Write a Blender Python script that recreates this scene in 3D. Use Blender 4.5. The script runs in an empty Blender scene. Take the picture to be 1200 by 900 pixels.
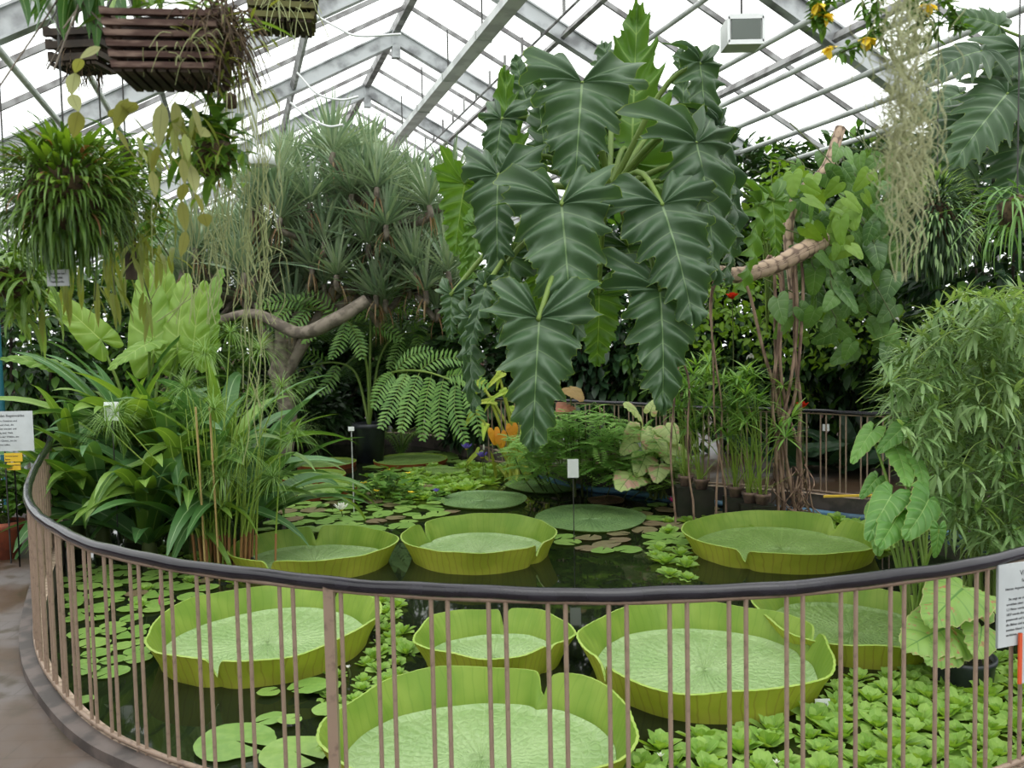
import bpy, math, random
import numpy as np
from mathutils import Matrix, Vector
rng = np.random.default_rng(7)
random.seed(7)
PI = math.pi
SC = bpy.context.scene
COL = SC.collection
# ------------------------------------------------------------------ camera
F = 1050.0
CAMH = 1.65
PITCH = math.atan((450 - 385) / F)
ROLL = math.radians(1.2)
cam_data = bpy.data.cameras.new('camera')
cam = bpy.data.objects.new('camera', cam_data)
COL.objects.link(cam)
cam_data.sensor_width = 36
cam_data.lens = F * 36 / 1200
cam_data.dof.use_dof = True; cam_data.dof.focus_distance = 5.5; cam_data.dof.aperture_fstop = 5.0
cam_data.clip_start = 0.05
cam_data.clip_end = 300
cam.matrix_world = Matrix.Translation((0, 0, CAMH)) @ Matrix.Rotation(PI / 2 - PITCH, 4, 'X') @ Matrix.Rotation(-ROLL, 4, 'Z')
SC.camera = cam
RM = np.array(cam.matrix_world.to_3x3())
CO = np.array([0, 0, CAMH])

def ray(px, py):
    return RM @ np.array([(px - 600) / F, (450 - py) / F, -1.0])
def at(px, py, z):
    """point of height z seen at a pixel"""
    d = ray(px, py)
    return CO + d * ((z - CAMH) / d[2])
def atd(px, py, dep):
    """point at forward distance dep seen at a pixel"""
    d = ray(px, py)
    return CO + d * (dep / d[1])

# ------------------------------------------------------------------ mesh building
def nrm(a):
    a = np.asarray(a, float)
    return a / np.maximum(np.linalg.norm(a, axis=-1, keepdims=True), 1e-9)

class MB:
    def __init__(s):
        s.V = []; s.F = []; s.U = []; s.T = []; s.n = 0
    def add(s, v, f, uv=None, tint=0.5, mat=0):
        v = np.asarray(v, float).reshape(-1, 3)
        f = np.asarray(f, int)
        s.V.append(v)
        s.F.append((f + s.n, mat))
        s.U.append(np.zeros((len(v), 2)) if uv is None else np.asarray(uv, float).reshape(-1, 2))
        t = np.asarray(tint, float)
        s.T.append(np.full(len(v), float(t)) if t.ndim == 0 else t.reshape(-1))
        s.n += len(v)
    def mesh(s, name, mats, smooth=True):
        me = bpy.data.meshes.new(name)
        if not s.V:
            return me
        V = np.concatenate(s.V); U = np.concatenate(s.U); T = np.concatenate(s.T)
        me.vertices.add(len(V)); me.vertices.foreach_set('co', V.ravel())
        loops = []; starts = []; tots = []; mi = []; k = 0
        for f, m in s.F:
            if len(f) == 0: continue
            w = f.shape[1]
            loops.append(f.ravel()); starts.append(k + np.arange(len(f)) * w)
            tots.append(np.full(len(f), w)); mi.append(np.full(len(f), m)); k += f.size
        L = np.concatenate(loops)
        me.loops.add(len(L)); me.loops.foreach_set('vertex_index', L.astype(np.int32))
        st = np.concatenate(starts)
        me.polygons.add(len(st))
        me.polygons.foreach_set('loop_start', st.astype(np.int32))
        me.polygons.foreach_set('loop_total', np.concatenate(tots).astype(np.int32))
        me.polygons.foreach_set('material_index', np.concatenate(mi).astype(np.int32))
        me.polygons.foreach_set('use_smooth', np.full(len(st), smooth))
        uvl = me.uv_layers.new(name='UVMap')
        uvl.data.foreach_set('uv', U[L].ravel())
        at_ = me.attributes.new('tint', 'FLOAT', 'POINT')
        at_.data.foreach_set('value', T)
        me.update(calc_edges=True)
        me.validate()
        for m in (mats if isinstance(mats, (list, tuple)) else [mats]):
            me.materials.append(m)
        return me
    def build(s, name, mats, parent=None, smooth=True):
        o = bpy.data.objects.new(name, s.mesh(name, mats, smooth))
        COL.objects.link(o)
        if parent is not None: o.parent = parent
        return o

def tag(o, label=None, cat=None, group=None, kind=None):
    if label: o['label'] = label
    if cat: o['category'] = cat
    if group: o['group'] = group
    if kind: o['kind'] = kind
    return o
def struct(o):
    o['kind'] = 'structure'; return o
def empty(name, loc=(0, 0, 0), rz=0):
    o = bpy.data.objects.new(name, None); COL.objects.link(o)
    o.location = loc; o.rotation_euler = (0, 0, rz); o.empty_display_size = .1
    return o
def copy_tree(o, parent=None):
    c = o.copy(); COL.objects.link(c)
    if parent is not None: c.parent = parent
    for ch in list(o.children): copy_tree(ch, c)
    return c
def thing_at(name, pos, label, cat, group=None, rz=0):
    e = empty(name, tuple(pos), rz); return tag(e, label, cat, group)

BOXF = np.array([[0,3,2,1],[4,5,6,7],[0,1,5,4],[1,2,6,5],[2,3,7,6],[3,0,4,7]])
def box(mb, lo, hi, mat=0, M=None, tint=.5):
    x0,y0,z0 = lo; x1,y1,z1 = hi
    v = np.array([[x0,y0,z0],[x1,y0,z0],[x1,y1,z0],[x0,y1,z0],[x0,y0,z1],[x1,y0,z1],[x1,y1,z1],[x0,y1,z1]], float)
    if M is not None:
        M = np.array(M); v = v @ M[:3,:3].T + M[:3,3]
    mb.add(v, BOXF, tint=tint, mat=mat)
def bar(mb, a, b, w, h, up=(0,0,1), mat=0):
    """rectangular bar from a to b, width w sideways, height h along up"""
    a = np.asarray(a,float); b = np.asarray(b,float); d = nrm(b-a); up = np.asarray(up,float)
    s = nrm(np.cross(d, up)); u = np.cross(s, d)
    v = [p + s*sx*w/2 + u*sz*h/2 for p in (a,b) for sx,sz in ((-1,-1),(1,-1),(1,1),(-1,1))]
    mb.add(v, BOXF, mat=mat)
def tube(mb, pts, r, sides=8, mat=0, cap=True, tint=.5, wob=0):
    pts = np.asarray(pts, float); n = len(pts)
    r = np.full(n, r) if np.ndim(r) == 0 else np.asarray(r, float)
    if len(r) != n: r = np.interp(np.linspace(0,1,n), np.linspace(0,1,len(r)), r)
    t = nrm(np.gradient(pts, axis=0))
    ref = np.array([0,0,1.]) if abs(t[0][2]) < .9 else np.array([1.,0,0])
    s = np.zeros((n,3)); s[0] = nrm(np.cross(t[0], ref))
    for i in range(1,n):
        s[i] = nrm(s[i-1] - t[i]*np.dot(s[i-1],t[i]))
    b = np.cross(t, s)
    a = np.arange(sides)*2*PI/sides
    v = pts[:,None] + (r[:,None,None])*(s[:,None]*np.cos(a)[None,:,None] + b[:,None]*np.sin(a)[None,:,None])
    i = np.arange(n-1)[:,None]*sides; j = np.arange(sides)[None]
    j2 = (j+1)%sides
    f = np.stack([i+j, i+j2, i+sides+j2, i+sides+j], -1).reshape(-1,4)
    L = np.concatenate([[0], np.cumsum(np.linalg.norm(np.diff(pts,axis=0),axis=1))])
    uv = np.stack(np.broadcast_arrays(np.arange(sides)[None]/sides, L[:,None]), -1)
    mb.add(v, f, uv, tint, mat)
    if cap:
        base = v.reshape(-1,3)
        for ring in (base[:sides][::-1], base[-sides:]):
            c = ring.mean(0)
            mb.add(np.vstack([ring, c]), np.stack([np.arange(sides), (np.arange(sides)+1)%sides, np.full(sides, sides)], -1), mat=mat, tint=tint)
def lathe(mb, prof, seg=32, c=(0,0,0), mat=0, sx=1, sy=1):
    prof = np.asarray(prof, float); n = len(prof)
    a = np.arange(seg)*2*PI/seg
    v = np.stack([prof[:,0,None]*np.cos(a)*sx, prof[:,0,None]*np.sin(a)*sy, np.broadcast_to(prof[:,1,None], (n,seg))], -1) + np.asarray(c)
    i = np.arange(n-1)[:,None]*seg; j = np.arange(seg)[None]; j2=(j+1)%seg
    f = np.stack([i+j, i+j2, i+seg+j2, i+seg+j], -1).reshape(-1,4)
    mb.add(v, f, mat=mat)
def spline(P, n=40, closed=False):
    """Catmull-Rom through P"""
    P = np.asarray(P, float)
    if closed: Q = np.vstack([P[-1], P, P[0], P[1]]); m = len(P)
    else: Q = np.vstack([2*P[0]-P[1], P, 2*P[-1]-P[-2]]); m = len(P)-1
    out = []
    ts = np.linspace(0, m, n, endpoint=not closed)
    for t in ts:
        i = min(int(t), m-1); u = t-i
        p0,p1,p2,p3 = Q[i],Q[i+1],Q[i+2],Q[i+3]
        out.append(.5*((2*p1)+(-p0+p2)*u+(2*p0-5*p1+4*p2-p3)*u*u+(-p0+3*p1-3*p2+p3)*u**3))
    return np.array(out)

# ------------------------------------------------------------------ leaves
def prof_lance(s): return np.sin(PI*np.clip(s,0,1)**.75)**.9
def prof_strap(s): return np.clip(s*5+.45,0,1)*np.clip((1-s)*2.6,0,1)**.7
def prof_grass(s): return (1-s)**.6*np.clip(s*6+.5,0,1)
def prof_oval(s): return np.sqrt(np.clip(1-(2*s-1)**2,0,1))
def prof_spat(s): return np.clip(.25+s*1.3,0,1)*np.sqrt(np.clip((1-s)*4,0,1))
def prof_heart(s): return np.clip(1.15*(1-s)**.75*np.clip(s*8+.75,0,1),0,1.1)

def blades(mb, base, dirs, L, W, droop=1.0, prof=prof_lance, n=5, fold=.25, roll=0, twist=0, mat=0, tint=None, bow=1.0, cup=0):
    """batch of blades; droop in radians bent towards the ground along the length"""
    base = np.asarray(base,float).reshape(-1,3); B = len(base)
    d = nrm(np.broadcast_to(np.asarray(dirs,float),(B,3)))
    L = np.broadcast_to(np.asarray(L,float),(B,)); W = np.broadcast_to(np.asarray(W,float),(B,))
    droop = np.broadcast_to(np.asarray(droop,float),(B,)); roll = np.broadcast_to(np.asarray(roll,float),(B,)); twist=np.broadcast_to(np.asarray(twist,float),(B,))
    hxy = d[:,:2].copy(); hn = np.linalg.norm(hxy,axis=1)
    bad = hn < 1e-3
    hxy[bad] = [1,0]; hn = np.where(bad,1,hn)
    h = np.concatenate([hxy/hn[:,None], np.zeros((B,1))],1)
    e0 = np.arctan2(d[:,2], np.where(bad,1e-3,hn))
    s = np.linspace(0,1,n+1)
    e = e0[:,None] - droop[:,None]*s[None]**bow
    e = np.maximum(e, -PI/2*1.05)
    T = np.cos(e)[...,None]*h[:,None] + np.sin(e)[...,None]*np.array([0,0,1.])
    N = -np.sin(e)[...,None]*h[:,None] + np.cos(e)[...,None]*np.array([0,0,1.])
    S = np.cross(T,N)
    ph = roll[:,None]+twist[:,None]*s[None]
    c,sn = np.cos(ph)[...,None], np.sin(ph)[...,None]
    S2 = S*c+N*sn; N2 = N*c-S*sn
    step = (L/n)[:,None,None]*T
    P = base[:,None] + np.concatenate([np.zeros((B,1,3)), np.cumsum(.5*(step[:,1:]+step[:,:-1]),1)],1)
    w = (prof(s)[None]*W[:,None]/2)[...,None]
    v = np.stack([P - S2*w + N2*w*fold, P, P + S2*w + N2*w*fold], 2)   # B,n+1,3,3
    m = (n+1)*3
    i = (np.arange(n)*3)[:,None]+np.arange(2)[None]
    i = i.ravel()
    f1 = np.stack([i,i+1,i+4,i+3],-1)
    f = (f1[None]+(np.arange(B)*m)[:,None,None]).reshape(-1,4)
    uv = np.zeros((B,n+1,3,2)); uv[...,0] = np.array([0,.5,1.]); uv[...,1] = s[None,:,None]
    if tint is None: tint = rng.random(B)
    tint = np.broadcast_to(np.asarray(tint,float),(B,))
    mb.add(v, f, uv, np.repeat(tint,m), mat)

def rand_dirs(B, lo=-1, hi=1):
    """random unit vectors with z between lo and hi"""
    z = rng.uniform(lo,hi,B); a = rng.uniform(0,2*PI,B); r = np.sqrt(1-z*z)
    return np.stack([r*np.cos(a), r*np.sin(a), z],-1)

def leaf_tmpl(nv=9, N=60, M=7, W=.38, back=.5, lobe=.16, wave=.05, ruff=.03, bend=.35, side=.25, fold=.25, sharp=.75, fan=.34, a0=165, a1=75, a2=38, seed=0, lobew=1.0, lobepk=2.2):
    """heart / arrow shaped leaf, attach point at the origin, tip at (0,1,0), upper face +Z"""
    r_ = np.random.default_rng(seed)
    V=[];U=[];FF=[];n0=0
    for sgn in (-1,1):
        a = np.linspace(0,1,N+1)
        k = a*nv
        ang = np.where(a<fan, a0+(a1-a0)*(a/fan), a1+(a2-a1)*((a-fan)/(1-fan)))*PI/180
        t = np.clip((a-fan)/(1-fan),0,1)
        org = t
        fr = np.clip(a/fan,0,1)
        r_fan = back*(.35+.65*np.sin(PI*.5*np.clip(fr*lobepk,0,1)))
        r_fan = r_fan*(1-fr**2) + W*1.05*fr**2
        r_body = W*1.05*(1-t)**sharp/np.maximum(np.sin(ang),.45)*np.sin(a1*PI/180)
        r = np.where(a<fan, r_fan*lobew, r_body)
        r[0] *= .35; 
        vr = r_.uniform(.55,1.35,nv+2)[np.clip(np.floor(k).astype(int),0,nv+1)]
        lob = 1-lobe*vr*np.abs(np.sin(PI*k))**1.2*(1-.25*t)
        r = r*lob*(1+.04*r_.standard_normal(N+1)*(lobe>0.05))
        r[-1]=0.002
        c = np.linspace(0,1,M+1)
        dx = np.sin(ang)*sgn; dy = np.cos(ang)
        # veins arc toward the tip
        arc = .14*c**2
        X = r[:,None]*c[None]*dx[:,None]
        Y = org[:,None] + r[:,None]*c[None]*dy[:,None] + arc[None]*r[:,None]*(np.where(a<fan,0,1)[:,None])
        rr = r[:,None]*c[None]
        ph = r_.uniform(0,6)
        Z = wave*np.sin(PI*k)[:,None]**2*np.sin(PI*np.clip(c,0,1)*.9)[None]**.8
        Z = Z + ruff*np.sin(2*PI*k*1.5+ph+np.sin(k*2.3))[:,None]*(c[None]**3)*(1-.5*t[:,None]) + ruff*.6*np.sin(2*PI*k*.5+ph*2)[:,None]*c[None]**2
        Z = Z + fold*rr - side*rr**2*2.2
        Z = Z - bend*(Y**2)*.5
        v = np.stack([X,Y,Z],-1)
        i = (np.arange(N)*(M+1))[:,None]+np.arange(M)[None]; i=i.ravel()
        f = np.stack([i,i+1,i+M+2,i+M+1],-1)
        if sgn>0: f=f
        else: f=f[:,::-1]
        uv = np.stack(np.broadcast_arrays(.5+sgn*c[None]*.5, a[:,None]),-1)
        V.append(v.reshape(-1,3)); U.append(uv.reshape(-1,2)); FF.append(f+n0); n0+=len(V[-1])
    return np.concatenate(V), np.concatenate(FF), np.concatenate(U)

def place(mb, tm, A, Y, N, s, tint=None, mat=0, sx=1.0):
    """place template copies: attach A, tip direction Y, face normal N, size s"""
    v,f,uv = tm
    A = np.asarray(A,float).reshape(-1,3); B=len(A)
    Y = nrm(np.broadcast_to(np.asarray(Y,float),(B,3))); N = np.broadcast_to(np.asarray(N,float),(B,3))
    N = nrm(N - Y*np.sum(N*Y,-1,keepdims=True)); X = np.cross(Y,N)
    s = np.broadcast_to(np.asarray(s,float),(B,))[:,None,None]
    sx = np.broadcast_to(np.asarray(sx,float),(B,))[:,None,None]
    P = A[:,None] + s*(v[None,:,0:1]*sx*X[:,None] + v[None,:,1:2]*Y[:,None] + v[None,:,2:3]*N[:,None])
    ff = (f[None]+(np.arange(B)*len(v))[:,None,None]).reshape(-1,f.shape[1])
    if tint is None: tint = rng.random(B)
    tint=np.broadcast_to(np.asarray(tint,float),(B,))
    mb.add(P, ff, np.tile(uv,(B,1)), np.repeat(tint,len(v)), mat)

# ------------------------------------------------------------------ materials
def _mat(name):
    m = bpy.data.materials.new(name); m.use_nodes = True
    nt = m.node_tree; nt.nodes.clear()
    out = nt.nodes.new('ShaderNodeOutputMaterial')
    return m, nt, out
def NN(nt, typ, **kw):
    n = nt.nodes.new(typ)
    for k,v in kw.items():
        if k.startswith('_'): setattr(n, k[1:], v)
        else:
            key = int(k[1:]) if k[0]=='i' and k[1:].isdigit() else k
            n.inputs[key].default_value = v
    return n
def math_(nt, op, a, b=None, c=None, clamp=False):
    n = nt.nodes.new('ShaderNodeMath'); n.operation = op; n.use_clamp = clamp
    for i,x in enumerate((a,b,c)):
        if x is None: continue
        if isinstance(x,(int,float)): n.inputs[i].default_value = x
        else: nt.links.new(x, n.inputs[i])
    return n.outputs[0]
def mixc(nt, fac, a, b, mode='MIX'):
    n = nt.nodes.new('ShaderNodeMix'); n.data_type='RGBA'; n.blend_type = mode
    for key,x in ((0,fac),(6,a),(7,b)):
        if isinstance(x,(int,float)): n.inputs[key].default_value = x
        elif isinstance(x,tuple): n.inputs[key].default_value = (*x,1)
        else: nt.links.new(x, n.inputs[key])
    return n.outputs[2]
def smooth(nt, x, lo, hi, a=0.0, b=1.0):
    n = nt.nodes.new('ShaderNodeMapRange'); n.interpolation_type='SMOOTHSTEP'
    nt.links.new(x, n.inputs[0])
    for i,v in zip((1,2,3,4),(lo,hi,a,b)): n.inputs[i].default_value = v
    return n.outputs[0]
def srgb(r,g,b):
    f = lambda c: ((c/255+.055)/1.055)**2.4 if c/255>.04045 else c/255/12.92
    return (f(r),f(g),f(b))

def leaf_mat(name, c1, c2, vein=None, rough=.45, trans=.3, veins=0, slant=0, midw=.05, vw=.12, vs=1.0, tcol=None, noise=3.0, edge=None, edgew=.06, blotch=None, blotch_s=30, blotch_t=.55, spec=.35, under=None, bump=.0, vamp=.25, nsc=1.0):
    m, nt, out = _mat(name)
    uv = NN(nt,'ShaderNodeUVMap'); sep = NN(nt,'ShaderNodeSeparateXYZ'); nt.links.new(uv.outputs[0], sep.inputs[0])
    U,Vv = sep.outputs[0], sep.outputs[1]
    mid = math_(nt,'MULTIPLY', math_(nt,'ABSOLUTE', math_(nt,'SUBTRACT',U,.5)), 2.0)
    att = NN(nt,'ShaderNodeAttribute',_attribute_name='tint')
    tc = NN(nt,'ShaderNodeTexCoord')
    no = NN(nt,'ShaderNodeTexNoise',Scale=noise); no.inputs['Detail'].default_value=3
    nt.links.new(tc.outputs['Object'], no.inputs['Vector'])
    nz = smooth(nt,no.outputs[0],.35,.65,-.25,.25)
    fac = math_(nt,'ADD', att.outputs['Fac'], nz, clamp=True)
    colr = mixc(nt, fac, c1, c2)
    vm = None
    if blotch:
        b = NN(nt,'ShaderNodeTexNoise',Scale=blotch_s); b.inputs['Detail'].default_value=4
        nt.links.new(tc.outputs['Object'], b.inputs['Vector'])
        colr = mixc(nt, smooth(nt,b.outputs[0],blotch_t,blotch_t+.08), colr, blotch)
    if veins:
        k = math_(nt,'MULTIPLY',Vv,float(veins))
        if slant: k = math_(nt,'SUBTRACT',k, math_(nt,'MULTIPLY',mid,float(slant)))
        fr = math_(nt,'PINGPONG',k,.5)
        lw = smooth(nt, fr, 0.0, vw, 1.0, 0.0)
        lw = math_(nt,'MULTIPLY', lw, smooth(nt,mid,.75,1.0,1.0,.2))
        mm = smooth(nt, mid, midw*.4, midw*1.2, 1.0, 0.0)
        vm = math_(nt,'MAXIMUM', math_(nt,'MULTIPLY',lw,vs*.6), mm)
    elif vein:
        vm = smooth(nt, mid, midw*.4, midw*1.6, 1.0, 0.0)
    if vm is not None and vein:
        colr = mixc(nt, vm, colr, vein)
    if edge:
        colr = mixc(nt, smooth(nt,mid,1-edgew*1.6,1-edgew*.4), colr, edge)
    if under:
        pass
    p = NN(nt,'ShaderNodeBsdfPrincipled',Roughness=rough)
    p.inputs['Specular IOR Level'].default_value = spec
    nt.links.new(colr, p.inputs['Base Color'])
    if bump:
        b = NN(nt,'ShaderNodeBump',Strength=bump,Distance=.01)
        src = NN(nt,'ShaderNodeTexNoise',Scale=noise*12*nsc); nt.links.new(tc.outputs['Object'], src.inputs['Vector'])
        nt.links.new(src.outputs[0], b.inputs['Height']); nt.links.new(b.outputs[0], p.inputs['Normal'])
    tr = NN(nt,'ShaderNodeBsdfTranslucent')
    if tcol is None: tcol = (1.5,1.45,.5)
    tcn = mixc(nt, 1.0, colr, tcol, 'MULTIPLY')
    nt.links.new(tcn, tr.inputs[0])
    mx = NN(nt,'ShaderNodeMixShader'); mx.inputs[0].default_value = trans
    nt.links.new(p.outputs[0], mx.inputs[1]); nt.links.new(tr.outputs[0], mx.inputs[2])
    nt.links.new(mx.outputs[0], out.inputs[0])
    return m

def plain(name, c, rough=.5, metal=0, c2=None, scale=8, bump=0, spec=.5, stretch=None, lo=.4, hi=.6, coord='Object', detail=5):
    m, nt, out = _mat(name)
    p = NN(nt,'ShaderNodeBsdfPrincipled',Roughness=rough,Metallic=metal)
    p.inputs['Base Color'].default_value = (*c,1)
    p.inputs['Specular IOR Level'].default_value = spec
    if c2 or bump:
        tc = NN(nt,'ShaderNodeTexCoord'); src = tc.outputs[coord]
        if stretch:
            mp = NN(nt,'ShaderNodeMapping'); mp.inputs['Scale'].default_value = stretch
            nt.links.new(src, mp.inputs[0]); src = mp.outputs[0]
        no = NN(nt,'ShaderNodeTexNoise',Scale=scale); no.inputs['Detail'].default_value=detail
        nt.links.new(src, no.inputs['Vector'])
        if c2: nt.links.new(mixc(nt, smooth(nt,no.outputs[0],lo,hi), c, c2), p.inputs['Base Color'])
        if bump:
            b = NN(nt,'ShaderNodeBump',Strength=bump,Distance=.01)
            nt.links.new(no.outputs[0], b.inputs['Height']); nt.links.new(b.outputs[0], p.inputs['Normal'])
    nt.links.new(p.outputs[0], out.inputs[0])
    return m
# ------------------------------------------------------------------ world
w = bpy.data.worlds.new('overcast_sky'); SC.world = w; w.use_nodes = True
bgn = w.node_tree.nodes['Background']
_tc = w.node_tree.nodes.new('ShaderNodeTexCoord'); _sx = w.node_tree.nodes.new('ShaderNodeSeparateXYZ')
w.node_tree.links.new(_tc.outputs['Generated'], _sx.inputs[0])
_mr = w.node_tree.nodes.new('ShaderNodeMapRange'); _mr.inputs[1].default_value=-.05; _mr.inputs[2].default_value=.5
w.node_tree.links.new(_sx.outputs[2], _mr.inputs[0])
_mx = w.node_tree.nodes.new('ShaderNodeMix'); _mx.data_type='RGBA'
_mx.inputs[6].default_value=(.66,.67,.68,1); _mx.inputs[7].default_value=(1,.99,.975,1)
w.node_tree.links.new(_mr.outputs[0], _mx.inputs[0]); w.node_tree.links.new(_mx.outputs[2], bgn.inputs[0])
bgn.inputs[1].default_value = 2.15
SC.view_settings.view_transform = 'Standard'; SC.view_settings.look = 'None'
SC.view_settings.gamma = 1; SC.view_settings.use_curve_mapping = False
SC.view_settings.exposure = 0.24
sun_d = bpy.data.lights.new('soft_sun','SUN'); sun_d.energy = 1.4; sun_d.angle = math.radians(50); sun_d.color=(1,.98,.95)
sun = bpy.data.objects.new('soft_sun', sun_d); COL.objects.link(sun)
sun.rotation_euler = (math.radians(24), math.radians(10), 0)

# ------------------------------------------------------------------ common materials
M = {}
M['steel'] = plain('painted_steel', srgb(176,180,182), .5, 0, srgb(110,112,114), 3, .1, lo=.45, hi=.7)
M['steel_dark'] = plain('weathered_steel', srgb(104,102,102), .6, 0, srgb(150,150,150), 5, .1)
M['pipe'] = plain('white_pipe', srgb(206,210,208), .4, 0, srgb(176,180,178), 3)
M['white'] = plain('white_plastic', srgb(226,230,230), .4)
M['baluster'] = plain('brown_metal', srgb(140,120,104), .45, 0, srgb(110,92,80), 30, .1, lo=.5,hi=.75)
M['rubber'] = plain('black_vinyl', srgb(34,32,40), .2, 0, srgb(26,24,31), 10, .1)
M['kerb'] = plain('kerb_concrete', srgb(92,82,78), .55, 0, srgb(60,54,52), 6, .3)
M['kerb_pale'] = plain('pale_mortar', srgb(176,156,138), .8, 0, srgb(140,122,106), 20, .3)
M['terracotta'] = plain('terracotta', srgb(150,78,52), .7, 0, srgb(120,62,44), 9, .15)
M['oldpot'] = plain('weathered_clay', srgb(128,104,92), .85, 0, srgb(88,72,66), 14, .3)
M['blackpot'] = plain('black_plastic', srgb(42,46,52), .42, 0, srgb(30,33,38), 9)
M['wetstone'] = plain('wet_dark_stone', srgb(40,38,30), .5, 0, srgb(28,32,20), 9, .3)
M['soil'] = plain('soil', srgb(46,36,28), .95, 0, srgb(24,19,15), 30, .8)
M['bark'] = plain('grey_bark', srgb(128,118,106), .85, 0, srgb(92,84,74), 9, .5)
M['bark_dark'] = plain('dark_bark', srgb(70,60,50), .9, 0, srgb(44,38,32), 9, .5)
M['root'] = plain('aerial_root', srgb(150,124,106), .75, 0, srgb(96,74,62), 22, .4, stretch=(1,1,.25))
M['wood'] = plain('aged_redwood', srgb(72,50,42), .8, 0, srgb(118,98,86), 14, .5, stretch=(1,1,4), lo=.45,hi=.7)
M['woodgreen'] = plain('algae_wood', srgb(104,104,60), .85, 0, srgb(74,66,48), 14, .5)
M['fiber'] = plain('coir_roots', srgb(92,76,54), .95, 0, srgb(60,48,36), 40, .6)
M['deadleaf'] = leaf_mat('dry_leaf', srgb(150,128,98), srgb(118,88,60), rough=.8, trans=.2)
M['wire'] = plain('dark_wire', srgb(70,70,68), .5, .6)
M['stem'] = leaf_mat('green_stem', srgb(96,124,54), srgb(124,146,70), rough=.5, trans=.1)
M['stem_dark'] = leaf_mat('dark_stem', srgb(66,84,44), srgb(92,100,52), rough=.5, trans=.1)
M['teal'] = plain('teal_paint', srgb(30,96,112), .5)
M['blueliner'] = plain('blue_pond_liner', srgb(84,128,158), .5, 0, srgb(60,90,110), 5)
M['yellow'] = plain('yellow_plastic', srgb(206,170,40), .5)

def glass_mat():
    m, nt, out = _mat('greenhouse_glass')
    t = NN(nt,'ShaderNodeBsdfTransparent'); t.inputs[0].default_value=(.93,.96,.95,1)
    g = NN(nt,'ShaderNodeBsdfGlossy',Roughness=.08); g.inputs[0].default_value=(1,1,1,1)
    mx = NN(nt,'ShaderNodeMixShader'); mx.inputs[0].default_value=.04
    nt.links.new(t.outputs[0], mx.inputs[1]); nt.links.new(g.outputs[0], mx.inputs[2])
    nt.links.new(mx.outputs[0], out.inputs[0]); return m
M['glass'] = glass_mat()

def water_mat():
    m, nt, out = _mat('dark_pond_water')
    p = NN(nt,'ShaderNodeBsdfPrincipled',Roughness=.03)
    p.inputs['Base Color'].default_value=(*srgb(26,32,20),1); p.inputs['IOR'].default_value=1.33
    tc = NN(nt,'ShaderNodeTexCoord'); no = NN(nt,'ShaderNodeTexNoise',Scale=2.2)
    nt.links.new(tc.outputs['Object'], no.inputs['Vector'])
    b = NN(nt,'ShaderNodeBump',Strength=.05,Distance=.02); nt.links.new(no.outputs[0], b.inputs['Height'])
    nt.links.new(b.outputs[0], p.inputs['Normal']); nt.links.new(p.outputs[0], out.inputs[0]); return m
M['water'] = water_mat()

def floor_mat():
    m, nt, out = _mat('wet_stained_concrete')
    tc = NN(nt,'ShaderNodeTexCoord')
    a = NN(nt,'ShaderNodeTexNoise',Scale=1.3); a.inputs['Detail'].default_value=6
    b = NN(nt,'ShaderNodeTexNoise',Scale=5.5); b.inputs['Detail'].default_value=8
    for n in (a,b): nt.links.new(tc.outputs['Object'], n.inputs['Vector'])
    c = mixc(nt, smooth(nt,a.outputs[0],.42,.6), srgb(78,60,46), srgb(98,92,90))
    c = mixc(nt, smooth(nt,b.outputs[0],.5,.68), c, srgb(64,54,40))
    br = NN(nt,'ShaderNodeTexBrick',Scale=1.6); br.inputs['Mortar Size'].default_value=.008
    br.inputs['Color1'].default_value=(1,1,1,1); br.inputs['Color2'].default_value=(.95,.95,.95,1); br.inputs['Mortar'].default_value=(.8,.78,.75,1)
    nt.links.new(tc.outputs['Object'], br.inputs['Vector'])
    c = mixc(nt, 1.0, c, br.outputs[0], 'MULTIPLY')
    p = NN(nt,'ShaderNodeBsdfPrincipled'); nt.links.new(c, p.inputs['Base Color'])
    nt.links.new(smooth(nt,a.outputs[0],.4,.62,.34,.65), p.inputs['Roughness'])
    bp = NN(nt,'ShaderNodeBump',Strength=.15,Distance=.01); nt.links.new(b.outputs[0], bp.inputs['Height']); nt.links.new(bp.outputs[0], p.inputs['Normal'])
    nt.links.new(p.outputs[0], out.inputs[0]); return m
M['floor'] = floor_mat()
def brick_mat():
    m, nt, out = _mat('dark_brick')
    tc = NN(nt,'ShaderNodeTexCoord'); mp = NN(nt,'ShaderNodeMapping'); mp.inputs['Rotation'].default_value=(PI/2,0,0)
    nt.links.new(tc.outputs['Object'], mp.inputs[0])
    br = NN(nt,'ShaderNodeTexBrick',Scale=4); nt.links.new(mp.outputs[0], br.inputs['Vector'])
    br.inputs['Color1'].default_value=(*srgb(92,58,46),1); br.inputs['Color2'].default_value=(*srgb(74,48,40),1); br.inputs['Mortar'].default_value=(*srgb(90,84,78),1)
    p = NN(nt,'ShaderNodeBsdfPrincipled',Roughness=.85); nt.links.new(br.outputs[0], p.inputs['Base Color']); nt.links.new(p.outputs[0], out.inputs[0]); return m
M['brick'] = brick_mat()

# ------------------------------------------------------------------ greenhouse house frame
YAW = math.radians(17)
UX = np.array([-math.sin(YAW), math.cos(YAW), 0.])   # along the ridge
LX = np.array([math.cos(YAW), math.sin(YAW), 0.])    # across, to the right
ZZ = np.array([0,0,1.])
TS = .525
RIDGE_Z = 6.25
RL = float(np.dot(at(463,33,RIDGE_Z), LX))           # ridge offset across
HALF = 7.0
def hp(l, u, z): return LX*l + UX*u + ZZ*z
def roof_z(l): return RIDGE_Z - TS*abs(l-RL)
U0, U1 = -6.0, 24.0
EAVE_Z = RIDGE_Z - TS*HALF
LLEFT, LRIGHT = RL-HALF, RL+HALF

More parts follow.
